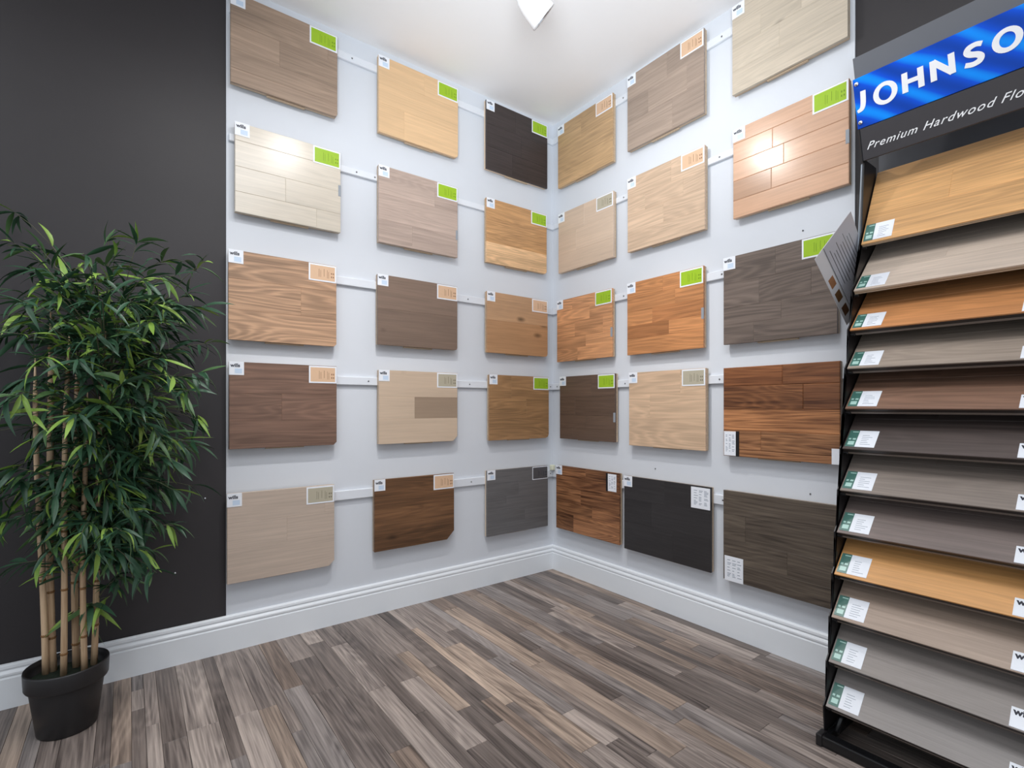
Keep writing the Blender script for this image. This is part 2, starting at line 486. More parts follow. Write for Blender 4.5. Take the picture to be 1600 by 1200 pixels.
for i in range(len(rows) - 1):
    x0, x1 = rows[i], rows[i + 1]
    ys = sorted(set([0.0, YB] + cuts.get(i, [])), reverse=True)
    full = [ys[0]]
    for a, b in zip(ys, ys[1:]):
        y = a
        while y - b > 1.05:
            y -= rf.uniform(0.38, 0.85)
            if y - b < 0.15: break
            full.append(y)
        full.append(b)
    for a, b in zip(full, full[1:]):
        k = None
        for p, kk in tones:
            if x0 <= p.x < x1 and b <= p.y < a: k = kk; break
        if k is None: k = rf.choice('LMMMDDCCWN')
        j = rf.uniform(0.92, 1.08)
        tone = tuple(v * j for v in TONE[k])
        (pieces if a > YN else far).append((x0, x1, b, a, tone))
xx = XB
while xx < rows[0] - 1e-6:
    x2 = min(xx + rf.choice((0.036, 0.045, 0.055, 0.066, 0.078)), rows[0])
    y = 0.0
    while y > YB:
        y2 = max(YB, y - rf.uniform(0.38, 0.9))
        j = rf.uniform(0.92, 1.08); far.append((xx, x2, y2, y, tuple(v * j for v in TONE[rf.choice('LMMMDDCCWN')])))
        y = y2
    xx = x2

def floor_piece_vf(x0, x1, y0, y1, off=0, g=0.0004, b=0.0006):
    x0 += g; x1 -= g; y0 += g; y1 -= g
    z0 = -0.006
    V = [(x0, y0, z0), (x1, y0, z0), (x1, y1, z0), (x0, y1, z0),
         (x0, y0, -b), (x1, y0, -b), (x1, y1, -b), (x0, y1, -b),
         (x0 + b, y0 + b, 0), (x1 - b, y0 + b, 0), (x1 - b, y1 - b, 0), (x0 + b, y1 - b, 0)]
    F = [(8, 9, 10, 11)]
    for s in (0, 4):
        for k in range(4):
            j = (k + 1) % 4
            F.append((s + k, s + j, s + 4 + j, s + 4 + k))
    return V, [tuple(q + off for q in f) for f in F]
for (x0, x1, y0, y1, tone) in pieces:
    v, f = floor_piece_vf(x0, x1, y0, y1)
    o = new_obj('floor_plank', pydata('floor_plank', v, f), MF, fl)
    o.color = (*tone, 1)
V, F, CA = [], [], []
for (x0, x1, y0, y1, tone) in far:
    v, f = floor_piece_vf(x0, x1, y0, y1, len(V))
    V += v; F += f; CA += [(*tone, rf.random())] * 12
me = pydata('floor_planks_far', V, F)
at = me.attributes.new('piece', 'FLOAT_COLOR', 'POINT')
for i, c in enumerate(CA): at.data[i].color = c
fo = new_obj('floor_planks_far', me, MFS, fl); fo['kind'] = 'stuff'

# baseboards: moulded profile (depth from wall, height)
PROF = [(0.0, 0.0), (0.016, 0.0), (0.016, 0.094), (0.0135, 0.098), (0.0135, 0.101), (0.016, 0.104), (0.016, 0.110), (0.0115, 0.116),
        (0.0095, 0.118), (0.0095, 0.121), (0.0125, 0.125), (0.0115, 0.133), (0.0065, 0.137), (0.0, 0.138)]
def baseboard(name, side):
    V, F = [], []
    n = len(PROF)
    for d, z in PROF:
        V.append((XB, -d, z) if side == 'L' else (-d, YB, z))
    for d, z in PROF:
        V.append((-d, -d, z))
    for i in range(n - 1):
        F.append((i, i + 1, n + i + 1, n + i) if side == 'L' else (i, n + i, n + i + 1, i + 1))
    F.append(tuple(range(n))); F.append(tuple(range(n, 2 * n))[::-1])
    o = new_obj(name, pydata(name, V, F), M['trim'])
    if side == 'L': o.location.y = -0.005
    else: o.location.x = -0.005
    bm = bmesh.new(); bm.from_mesh(o.data); bmesh.ops.recalc_face_normals(bm, faces=bm.faces); bm.to_mesh(o.data); bm.free()
    return o
tag(baseboard('baseboard_left', 'L'), kind='structure', label='white moulded baseboard along the left wall')
tag(baseboard('baseboard_right', 'R'), kind='structure', label='white moulded baseboard along the right wall')

# ------------------------------------------------------------------ mounting rails
RAILZ = [(2.478, 2.512), (1.981, 2.010), (1.484, 1.520), (1.045, 1.082), (0.538, 0.579)]
ROWN = ['top', 'second', 'middle', 'fourth', 'bottom']
LS = [[-1.205], [-1.185, -1.10], [-0.60], [-1.13, -0.59, -0.035], [-0.58, -0.035]]
for k, (z0, z1) in enumerate(RAILZ):
    for side in 'LR':
        t = empty('mounting_rail', (0, 0, z0), 0 if side == 'L' else -math.pi / 2)
        if side == 'L':
            me = bev_box('rail_strip', WL + 0.008, -0.001, -0.0185, -0.0055, 0, z1 - z0, 0.002)
        else:
            me = bev_box('rail_strip', 0.019, 1.545, -0.0185, -0.0055, 0, z1 - z0, 0.002)
        new_obj('rail_strip', me, M['rail'], t)
        xs = LS[k] if side == 'L' else [[0.55, 1.08], [0.553, 1.07], [0.553, 1.08], [0.058, 0.562, 1.07], [0.052, 0.562, 1.085]][k]
        for sx in xs:
            s = new_obj('screw', lathe('screw', [(0.0001, 0.0), (0.0036, 0.0), (0.0036, 0.0012), (0.002, 0.002), (0.0001, 0.002)], 10), M['screw'], t)
            s.matrix_local = Matrix.Translation((sx, -0.0185, (z1 - z0) / 2)) @ Matrix.Rotation(math.pi / 2, 4, 'X')
        tag(t, 'white mounting rail behind the %s row of boards on the %s' % (ROWN[k], 'wall left of the corner' if side == 'L' else 'wall right of the corner'), 'rail', 'mounting rails on the white walls')
blk = new_obj('filler_block', bev_box('filler_block', -0.012, 0.012, -0.012, 0.012, 0, 0.03, 0.003), M['block'])
blk.location = (-0.032, -0.0315, 0.5795)
blk.location.z = 0.5795
tag(blk, 'small cream block on the bottom rails in the corner', 'block')

# ------------------------------------------------------------------ sample boards
FRONT, BACK = -0.0425, -0.0185
TAGS = []
def brand_tag(parent, x, z, s=0.052, name='brand_tag', plain_text=True, h=None):
    h = h or s
    c = new_obj(name, bev_box('brand_tag', x, x + s, FRONT - 0.0012, FRONT, z - h, z, 0.0004), M['card'], parent)
    if plain_text:
        t = new_obj('lettering', text_mesh('wills', s * 0.36, 0.0003, 0.0006), M['ink'], c)
        t.matrix_local = Matrix.Translation((x + s * 0.10, FRONT - 0.0015, z - h * 0.40)) @ Matrix.Rotation(math.pi / 2, 4, 'X')
        new_obj('print_block', boxes_mesh('print_block', [(x + s * 0.38, x + s * 0.86, FRONT - 0.0014, FRONT - 0.0011, z - h * 0.88, z - h * 0.52)]), M['paleblue'], c)
    return c

def sticker(parent, kind, x1, z1, sw=0.114, sh=0.072):
    pm, im = {'g': ('green', 'green_ink'), 'p': ('peach', 'peach_ink'), 'y': ('putty', 'putty_ink'), 'd': ('slate', 'ink')}[kind]
    x0, z0 = x1 - sw, z1 - sh
    c = new_obj('spec_sticker', bev_box('spec_sticker', x0, x1, FRONT - 0.0012, FRONT, z0, z1, 0.0004), M['card'], parent)
    c['label'] = {'g': 'lime green sticker with white border', 'p': 'peach sticker with white border', 'y': 'putty grey sticker with white border', 'd': 'dark slate sticker with white border'}[kind]
    b = 0.006 if kind != 'd' else 0.004
    f = FRONT - 0.0012
    new_obj('colour_panel', boxes_mesh('colour_panel', [(x0 + b, x1 - b, f - 0.0003, f, z0 + b, z1 - b)]), M[pm], c)
    B = []
    for q, (fx, l0, l1, wd) in enumerate([(0.36, .25, .72, .012), (0.42, .25, .66, .012), (0.54, .3, .75, .014), (0.66, .22, .7, .012), (0.71, .22, .62, .012)]):
        B.append((x0 + sw * fx, x0 + sw * (fx + wd), f - 0.0006, f - 0.0002, z0 + sh * l0, z0 + sh * l1))
    for fx in (0.80, 0.87):
        for fz in (0.28, 0.48):
            B.append((x0 + sw * fx, x0 + sw * (fx + 0.04), f - 0.0006, f - 0.0002, z0 + sh * fz, z0 + sh * (fz + 0.09)))
    new_obj('print_marks', boxes_mesh('print_marks', B), M[im], c)['kind'] = 'stuff'
    return c

def doc_card(parent, x0, x1, z0, z1, edge=None, seed=1):
    f = FRONT
    c = new_obj('info_card', bev_box('info_card', x0, x1, f - 0.0015, f, z0, z1, 0.0005), M['card'], parent)
    c['label'] = 'white printed information card'
    r = random.Random(seed); B = []
    w_, h_ = x1 - x0, z1 - z0
    for col in range(3):
        cx = x0 + w_ * (0.16 + 0.27 * col)
        z = z1 - h_ * 0.14
        while z > z0 + h_ * 0.16:
            l = r.uniform(0.10, 0.22) * w_
            B.append((cx, cx + l, f - 0.0019, f - 0.0014, z - h_ * 0.025, z))
            z -= h_ * r.choice((0.06, 0.06, 0.12))
    new_obj('print_lines', boxes_mesh('print_lines', B), M['greyink'], c)['kind'] = 'stuff'
    if edge:
        e0, e1 = edge
        new_obj('black_edge', bev_box('black_edge', e0, e1, f - 0.003, f, z0 - 0.002, z1 + 0.002, 0.0006), M['black'], parent)
    return c

def make_board(wall, xl, w, z0, z1, wood_mat, rws, label, sk=None, brand=True, chamfer=0.0, rounded=False, bev=0.0008,
               tint_var=0.05, clip=None, edge_mat=None, cards=None, seed=0, mat2=None):
    """board in its own frame: x to the right as one faces the wall, z up, y=0 the wall face, -y to the room.
       rws: list of (fraction_bottom_edge_from_top, [joint fractions], [tint overrides])"""
    if wall == 'L': root = empty('sample_board', (xl, 0, z0), 0)
    else: root = empty('sample_board', (0, xl, z0), -math.pi / 2)
    h = z1 - z0
    r = random.Random(seed * 7 + 3)
    outline = [(0, 0), (w, 0), (w, h), (0, h)]
    halves = []
    if chamfer > 0:
        c = chamfer
        if rounded:
            halves = [(1, -0.414, w - c * 0.414 * 1.0 + 0.0), (1, -1, w - c * 0.60), (0.414, -1, 0.414 * w - c * 0.414)]
        else:
            halves = [(1, -1, w - c)]
    def clipped(P):
        for a, b, c_ in halves: P = clip_half(P, a, b, c_)
        return P
    # backing panel
    new_obj('backing_panel', slab('backing_panel', clipped(inset_poly(outline, 0.0012)), BACK, FRONT + 0.0115, 0.0), edge_mat or M['ply'], root)
    # planks
    top = 0.0
    for bi, rw in enumerate(rws):
        bot = rw[0]; joints = rw[1] if len(rw) > 1 else []; tn = rw[2] if len(rw) > 2 else None
        xs = [0.0] + [j * w for j in joints] + [w]
        for ji in range(len(xs) - 1):
            P = clipped([(xs[ji], h * (1 - bot)), (xs[ji + 1], h * (1 - bot)), (xs[ji + 1], h * (1 - top)), (xs[ji], h * (1 - top))])
            if len(P) < 3: continue
            dz = r.uniform(0, 0.0003)
            o = new_obj('plank', slab('plank', P, FRONT + 0.0115, FRONT + dz, bev), wood_mat, root)
            if tn is not None and ji < len(tn) and tn[ji] is not None:
                c = tn[ji]
                if isinstance(c, tuple):
                    o.color = (*c, 1)
                else: o.color = (c, c, c, 1)
            else:
                j = 1 + r.uniform(-tint_var, tint_var); o.color = (j, j, j, 1)
        top = bot
    # pale label strip on the lower edge
    new_obj('bottom_strip', bev_box('bottom_strip', w * 0.32, w * 0.68, FRONT + 0.013, BACK, -0.005, 0.001, 0.0008), M['ply'], root)
    if brand: brand_tag(root, -0.001, h + 0.001)
    if sk: sticker(root, sk, w - 0.001, h - 0.002)
    if clip is not None:
        new_obj('edge_clip', bev_box('edge_clip', w - 0.010, w + 0.0012, FRONT - 0.001, FRONT + 0.004, h * clip - 0.024, h * clip + 0.024, 0.0006), M['clip'], root)
    for cdd in (cards or []):
        doc_card(root, *cdd)
    tag(root, label, 'sample board', 'flooring sample boards hung on the white walls')
    return root

W_ = lambda n, d, l, **k: wood(n, d, l, **k)
def tones_of(c, k=0.13):
    return tuple(max(0, v * (1 - k)) for v in c), tuple(min(255, v * (1 + k)) for v in c)
def wd(name, c, k=0.13, **kw):
    a, b = tones_of(c, k)
    return wood(name, a, b, **kw)

th = [(0.34,), (0.67,), (1.0,)]
# -------- left wall, columns left to right
make_board('L', -1.685, 0.407, 2.198, 2.546, wd('taupe_oak', (160, 134, 113), grain=0.9, cath=0.25),
           [(0.34, [0.90]), (0.64, [0.43], [1.03, 0.93]), (0.84,), (1.0,)], 'taupe oak sample board with lime sticker, top left beside the charcoal wall', 'g', chamfer=0.012, rounded=True, seed=1)
make_board('L', -1.670, 0.406, 1.702, 2.049, wd('ivory_oak', (212, 200, 182), 0.07, grain=0.7, cath=0.2, rough=0.27, spec=0.6),
           [(0.20, [0.8]), (0.49,), (0.77, [0.45]), (1.0, [0.75])], 'pale ivory plank board with a bright lamp glare, leftmost in the second row', 'g', bev=0.0012, clip=0.52, tint_var=0.03, seed=2)
make_board('L', -1.692, 0.410, 1.207, 1.553, wd('honey_ash', (178, 138, 106), 0.17, grain=1.1, cath=0.75),
           [(0.32,), (0.66, [0.645], [1.02, 0.9]), (1.0,)], 'honey brown board with bold cathedral grain, leftmost in the middle row', 'p', chamfer=0.010, seed=3)
make_board('L', -1.690, 0.409, 0.785, 1.122, wd('cocoa_oak', (130, 97, 80), 0.15, cath=0.45),
           [(0.36,), (0.68, [0.46], [0.97, 1.05]), (1.0,)], 'cocoa brown oak board with peach sticker, leftmost in the fourth row', 'p', chamfer=0.012, seed=4)
make_board('L', -1.697, 0.406, 0.268, 0.614, wd('blush_oak', (196, 175, 158), 0.07, grain=0.8, cath=0.15, knots=0.3),
           [(0.33, [0.9]), (0.62, [0.53]), (1.0,)], 'pale blush board with clipped corner, bottom left beside the charcoal wall', 'y', chamfer=0.022, seed=5)

make_board('L', -1.091, 0.417, 2.198, 2.548, wd('blond_maple', (226, 184, 136), 0.07, grain=0.7, cath=0.1),
           [(0.30, [0.55]), (0.62,), (1.0, [0.3])], 'blond maple sample board with lime sticker, middle of the top left trio', 'g', chamfer=0.016, rounded=True, tint_var=0.03, bev=0.0006, seed=6)
make_board('L', -1.091, 0.414, 1.697, 2.049, wd('rose_grey_oak', (188, 164, 150), 0.10, grain=0.9, cath=0.2),
           [(0.36, [0.69], [1.02, 0.95]), (0.70,), (1.0, [0.4])], 'rose grey oak board with lime sticker, between the ivory board and the hickory board', 'g', clip=0.32, bev=0.0007, seed=7)
make_board('L', -1.096, 0.418, 1.231, 1.551, wd('smoked_oak', (130, 107, 92), 0.10, grain=0.7, cath=0.1, knots=0.9),
           [(0.48, [], [1.05]), (1.0, [], [0.94])], 'smoked grey-brown board with dark knots, middle row left of the tan knotty board', 'p', chamfer=0.012, rounded=True, bev=0.0006, seed=8)
make_board('L', -1.090, 0.412, 0.777, 1.116, wd('sand_oak', (206, 180, 154), 0.05, grain=0.7, cath=0.1, knots=0.2),
           [(0.36,), (0.66, [0.43], [1.0, (0.60, 0.57, 0.55)]), (1.0,)], 'sand coloured board with one inset darker plank, fourth row', 'y', chamfer=0.024, bev=0.0006, tint_var=0.015, seed=9)
make_board('L', -1.111, 0.414, 0.290, 0.616, wd('chestnut', (112, 76, 48), 0.2, cath=0.3, knots=0.6),
           [(0.42,), (0.72, [], [1.12]), (1.0, [], [0.92])], 'rich chestnut board with clipped corner and peach sticker, bottom row', 'p', chamfer=0.040, bev=0.0006, seed=10)

make_board('L', -0.501, 0.421, 2.198, 2.559, wd('espresso', (60, 51, 50), 0.18, grain=0.9, cath=0.2),
           [(0.34, [0.45]), (0.67, [0.55]), (1.0, [0.4])], 'dark espresso board with pale edges, top row left of the corner', 'g', edge_mat=plain('pale_maple_edge', (222, 196, 170), 0.6), seed=11)
make_board('L', -0.500, 0.415, 1.707, 2.046, wd('hickory', (206, 158, 108), 0.16, grain=1.0, cath=0.3, knots=0.9, swirl=0.8),
           [(0.30, [], [(0.88, 0.82, 0.74)]), (0.68, [], [(0.94, 0.88, 0.80)]), (1.0, [], [(1.34, 1.44, 1.58)])], 'two-tone hickory board with pale sapwood, second row left of the corner', 'g', chamfer=0.010, bev=0.0007, seed=12)
make_board('L', -0.497, 0.419, 1.233, 1.555, wd('tan_oak', (190, 146, 106), 0.09, grain=0.8, cath=0.1, knots=0.9),
           [(0.46, [], [1.04]), (1.0, [], [(0.93, 0.86, 0.78)])], 'tan knotty board of two wide planks, middle row left of the corner', 'p', chamfer=0.016, rounded=True, bev=0.0006, seed=13)
make_board('L', -0.482, 0.413, 0.769, 1.117, wd('olive_oak', (164, 121, 78), 0.15, cath=0.4),
           [(0.36, [0.35]), (0.68, [0.6]), (1.0,)], 'golden olive oak board with lime sticker, fourth row left of the corner', 'g', chamfer=0.022, rounded=True, bev=0.0007, seed=14)
make_board('L', -0.496, 0.420, 0.264, 0.611, wd('slate_grey', (104, 102, 103), 0.10, grain=0.9, cath=0.1),
           [(0.2,), (0.42, [0.5]), (0.63, [0.3]), (0.82, [0.6]), (1.0,)], 'slate grey board with an outlined dark sticker, bottom row left of the corner', 'd', bev=0.0007, edge_mat=plain('pale_beech_edge', (214, 196, 176), 0.6), seed=15)

# -------- right wall, columns from the corner outwards (origin = the end nearest the corner)
make_board('R', -0.091, 0.410, 2.191, 2.538, wd('caramel_oak', (194, 155, 110), 0.12, cath=0.2, knots=0.6),
           [(0.36, [0.45]), (0.64,), (1.0,)], 'caramel oak board with peach sticker, top row right of the corner', 'p', bev=0.0007, seed=16)
make_board('R', -0.095, 0.410, 1.705, 2.040, wd('pale_rose_maple', (208, 182, 158), 0.06, grain=0.7, cath=0.1),
           [(0.36, [0.5]), (0.7, [0.35]), (1.0,)], 'pale rose maple board with putty sticker, second row right of the corner', 'y', bev=0.0006, seed=17)
make_board('R', -0.083, 0.414, 1.202, 1.549, wd('red_oak', (210, 146, 96), 0.17, cath=0.45, knots=0.4),
           [(0.18, [0.3]), (0.38, [0.62]), (0.62, [0.35, 0.85]), (0.80, [0.55]), (1.0, [0.4])], 'small-plank red oak board, middle row right of the corner', 'g', tint_var=0.12, bev=0.0007, clip=0.36, seed=18)
make_board('R', -0.107, 0.409, 0.768, 1.116, wd('walnut_brown', (102, 79, 64), 0.12, grain=0.9, cath=0.2),
           [(0.33, [0.6]), (0.62, [0.3]), (0.82, [0.5]), (1.0, [0.25])], 'dark walnut brown board with lime sticker, fourth row right of the corner', 'g', bev=0.0007, clip=0.36, seed=19)
make_board('R', -0.075, 0.469, 0.256, 0.614, wood('acacia_handscraped', (84, 46, 24), (176, 116, 72), grain=1.3, cath=0.3, knots=0.4, swirl=0.5),
           [(0.16, [0.5]), (0.34,), (0.56, [0.42]), (0.74, [0.6]), (1.0, [0.3])], 'streaky reddish acacia board with white card, bottom row right of the corner', None, tint_var=0.22, bev=0.0016,
           cards=[(0.395, 0.452, 0.262, 0.350, (0.383, 0.395), 3)], seed=20)

make_board('R', -0.597, 0.415, 2.200, 2.562, wd('driftwood', (164, 143, 127), 0.11, grain=0.9, cath=0.2),
           [(0.32, [0.55]), (0.62, [0.3, 0.8]), (1.0, [0.62])], 'driftwood grey board with peach sticker, middle of the top right trio', 'p', bev=0.0007, seed=21)
make_board('R', -0.598, 0.418, 1.704, 2.062, wd('natural_oak', (210, 178, 148), 0.09, cath=0.4),
           [(0.28, [0.6]), (0.50, [0.25, 0.75]), (0.76, [0.5]), (1.0,)], 'natural oak board with peach sticker, second row left of the glossy copper board', 'p', bev=0.0007, seed=22)
make_board('R', -0.596, 0.414, 1.200, 1.550, wd('butterscotch_oak', (198, 130, 76), 0.15, cath=0.4),
           [(0.20, [0.5]), (0.40, [0.66]), (0.60, [0.36], [1.0, (0.86, 0.82, 0.80)]), (0.78, [0.58], [(0.72, 0.68, 0.66), 1.05]), (1.0,)], 'butterscotch orange oak board of short strips, middle row', 'g', tint_var=0.09, bev=0.0007, clip=0.42, seed=23)
make_board('R', -0.607, 0.413, 0.760, 1.113, wd('limed_oak', (212, 176, 142), 0.09, cath=0.55),
           [(0.30, [0.7]), (0.62, [0.3]), (1.0,)], 'light limed oak board with putty sticker, fourth row beside the walnut slab board', 'y', bev=0.0006, tint_var=0.03, seed=24)
make_board('R', -0.576, 0.468, 0.249, 0.608, wd('charcoal_oak', (50, 47, 48), 0.14, grain=0.9, cath=0.2),
           [(0.3, [0.5]), (0.62, [0.35]), (1.0, [0.6])], 'charcoal black board with white printed card at its top corner, bottom row', None, bev=0.0007,
           cards=[(0.375, 0.466, 0.262, 0.353, None, 5)], seed=25)

make_board('R', -1.140, 0.414, 2.210, 2.566, wd('greige_oak', (198, 183, 162), 0.07, cath=0.25, knots=0.6),
           [(0.22, [0.4]), (0.48, [0.28, 0.64]), (0.74, [0.45]), (1.0,)], 'greige board cut by the top of the picture, top right above the copper board', None, bev=0.0006, tint_var=0.04, seed=26)
make_board('R', -1.143, 0.415, 1.708, 2.066, wd('copper_maple', (214, 166, 132), 0.07, grain=0.7, cath=0.15, rough=0.24, spec=0.65),
           [(0.16, []), (0.37, [0.38], [1.08, 0.98]), (0.58, [0.48], [1.06, 1.0]), (0.80, [0.37], [0.86, 0.96]), (1.0,)], 'glossy copper maple board with black plank joints and lamp glare', 'g', bev=0.0018, tint_var=0.05, clip=0.45, seed=27)
make_board('R', -1.102, 0.420, 1.203, 1.557, wd('peat_oak', (112, 97, 88), 0.16, cath=0.6),
           [(0.30, [0.5]), (0.58, [0.35, 0.8]), (0.78, [0.55]), (1.0, [0.3])], 'peat grey-brown oak board partly covered by the grey leaflets', 'g', bev=0.0007, tint_var=0.08, seed=28)
b4 = make_board('R', -1.101, 0.430, 0.748, 1.107, wood('walnut_slab', (92, 54, 32), (192, 130, 82), grain=0.95, cath=0.3, knots=0.4, swirl=0.7),
           [(0.21, [0.55], [(0.80, 0.66, 0.58), (0.72, 0.62, 0.58)]), (0.47, [0.72], [(0.74, 0.66, 0.62), (0.62, 0.54, 0.52)]), (0.71, [], [(1.42, 1.34, 1.24)]), (0.92, [0.36], [1.22, 1.02]), (1.0, [], [1.25])],
           'reddish walnut board with bright amber planks below, white card at lower left', None, brand=False, bev=0.0022,
           cards=[(0.004, 0.054, 0.002, 0.100, (0.055, 0.068), 8)], seed=29)
new_obj('end_card', bev_box('end_card', 0.404, 0.430, FRONT - 0.0012, FRONT, 0.0, 0.055, 0.0005), M['card'], b4)
make_board('R', -1.101, 0.424, 0.242, 0.606, wood('weathered_barnwood', (62, 52, 45), (112, 98, 84), grain=1.1, cath=0.3, knots=0.5, swirl=0.3),
           [(0.27,), (0.55, [0.22]), (0.80, [0.6]), (1.0,)], 'weathered barnwood board with white card at lower left, bottom row beside the rack', None, brand=False, bev=0.0010, tint_var=0.08,
           cards=[(0.006, 0.085, -0.002, 0.098, None, 11)], seed=30)

# ------------------------------------------------------------------ display rack
RY = -1.633          # left (far) end of the rack
RWID = 0.440
rack = empty('display_rack', (-0.2, RY - RWID / 2, 0))
tag(rack, 'black waterfall display rack of tilted sample boards under a blue sign', 'display rack')
def rpart(name, me, mat, parent=None):
    o = new_obj(name, me, mat, parent or rack)
    if parent is None: o.matrix_parent_inverse = rack.matrix_world.inverted()
    return o
rack.matrix_world = Matrix.Translation(rack.location)
FR = [(-.168, 1.456, 62), (-.228, 1.303, 43), (-.258, 1.180, 43), (-.278, 1.064, 43), (-.293, .944, 43.5), (-.313, .826, 44), (-.331, .705, 44),
      (-.353, .585, 44), (-.371, .467, 44), (-.390, .348, 44), (-.409, .226, 44), (-.428, .106, 44)]
# side plates with stepped front edge
prof = []
for i in range(11, -1, -1):
    x, z, a = FR[i]
    prof.append((x - 0.003, z - 0.016)); prof.append((x - 0.004, z + 0.001))
    if i > 0:
        nx, nz, _ = FR[i - 1]
        prof.append((x + 0.012, z + 0.018)); prof.append((nx + 0.006, nz - 0.030))
prof += [(-.150, 1.50), (-.132, 1.735), (-.03, 1.735), (-.03, 0.03), (-.424, 0.03)]
def plate(name, y0, y1):
    n = len(prof)
    V = [(x, y0, z) for x, z in prof] + [(x, y1, z) for x, z in prof]
    bm = bmesh.new()
    vs = [bm.verts.new(v) for v in V]
    bm.faces.new(vs[:n]); bm.faces.new(vs[n:][::-1])
    for i in range(n):
        j = (i + 1) % n
        bm.faces.new((vs[i], vs[n + i], vs[n + j], vs[j]))
    bmesh.ops.triangulate(bm, faces=[f for f in bm.faces if len(f.verts) > 4])
    bmesh.ops.recalc_face_normals(bm, faces=bm.faces)
    me = bpy.data.meshes.new(name); bm.to_mesh(me); bm.free()
    return me
rpart('side_plate', plate('side_plate', RY, RY + 0.003), M['black'])
rpart('side_plate', plate('side_plate', RY - RWID - 0.003, RY - RWID), M['black'])
rpart('back_panel', boxes_mesh('back_panel', [(-0.007, -0.003, RY - RWID, RY, 1.40, 2.0)]), M['backp'])
# base frame
rpart('base_bar', bev_box('base_bar', -0.452, -0.420, RY - RWID - 0.01, RY + 0.01, 0.0, 0.030, 0.003, 2), M['black_gloss'])
for y in (RY, RY - RWID):
    rpart('foot_rail', bev_box('foot_rail', -0.418, -0.02, y - 0.012, y + 0.012, 0.0, 0.028, 0.003, 2), M['black_gloss'])
    v, f = tube_vf([(-0.40, y - (0.02 if y == RY else -0.02), 0.028), (-0.33, y - (0.02 if y == RY else -0.02), 0.10)], 0.008, 8)
    rpart('brace', pydata('brace', v, f, True), M['black_gloss'])
rpart('base_cap', bev_box('base_cap', -0.456, -0.417, RY - 0.004, RY + 0.0125, 0.0, 0.033, 0.003, 2), M['black'])

# header: panel leaning forward, blue sign, lettering, strip with script
hdr0 = Vector((-0.137, RY, 1.727)); hax = Vector((-0.087, 0, 0.284)).normalized()
hn = Vector((-hax.z, 0, hax.x))       # towards the room
def hdr_matrix():
    # local x -> -y world, local z -> up the panel, local y -> away from viewer
    return Matrix(((0, -hn.x, hax.x, hdr0.x), (-1, -hn.y, hax.y, hdr0.y), (0, -hn.z, hax.z, hdr0.z), (0, 0, 0, 1)))
hroot = new_obj('header_panel', bev_box('header_panel', -0.002, 0.452, 0.004, 0.012, 0.0, 0.302, 0.001), M['hdr'], rack)
hroot.matrix_parent_inverse = rack.matrix_world.inverted(); hroot.matrix_basis = hdr_matrix()
sign = new_obj('blue_sign', bev_box('blue_sign', -0.006, 0.452, -0.003, 0.003, 0.097, 0.242, 0.0008), M['blue'], rack)
sign.matrix_parent_inverse = rack.matrix_world.inverted(); sign.matrix_basis = hdr_matrix()
sign['label'] = 'blue sign with white JOHNSON lettering'
strip = new_obj('script_strip', bev_box('script_strip', 0.0, 0.452, -0.006, 0.003, 0.0, 0.094, 0.001), M['strip'], rack)
strip.matrix_parent_inverse = rack.matrix_world.inverted(); strip.matrix_basis = hdr_matrix()
strip['label'] = 'dark grey strip with white script lettering'
bk = new_obj('strip_end_bar', bev_box('gap_bar', -0.004, 0.0, -0.008, 0.012, -0.004, 0.094, 0.001), M['black'], rack)  # black bar at the left end of the strip
bk.name = 'strip_end_cap'
bk.matrix_parent_inverse = rack.matrix_world.inverted(); bk.matrix_basis = hdr_matrix()

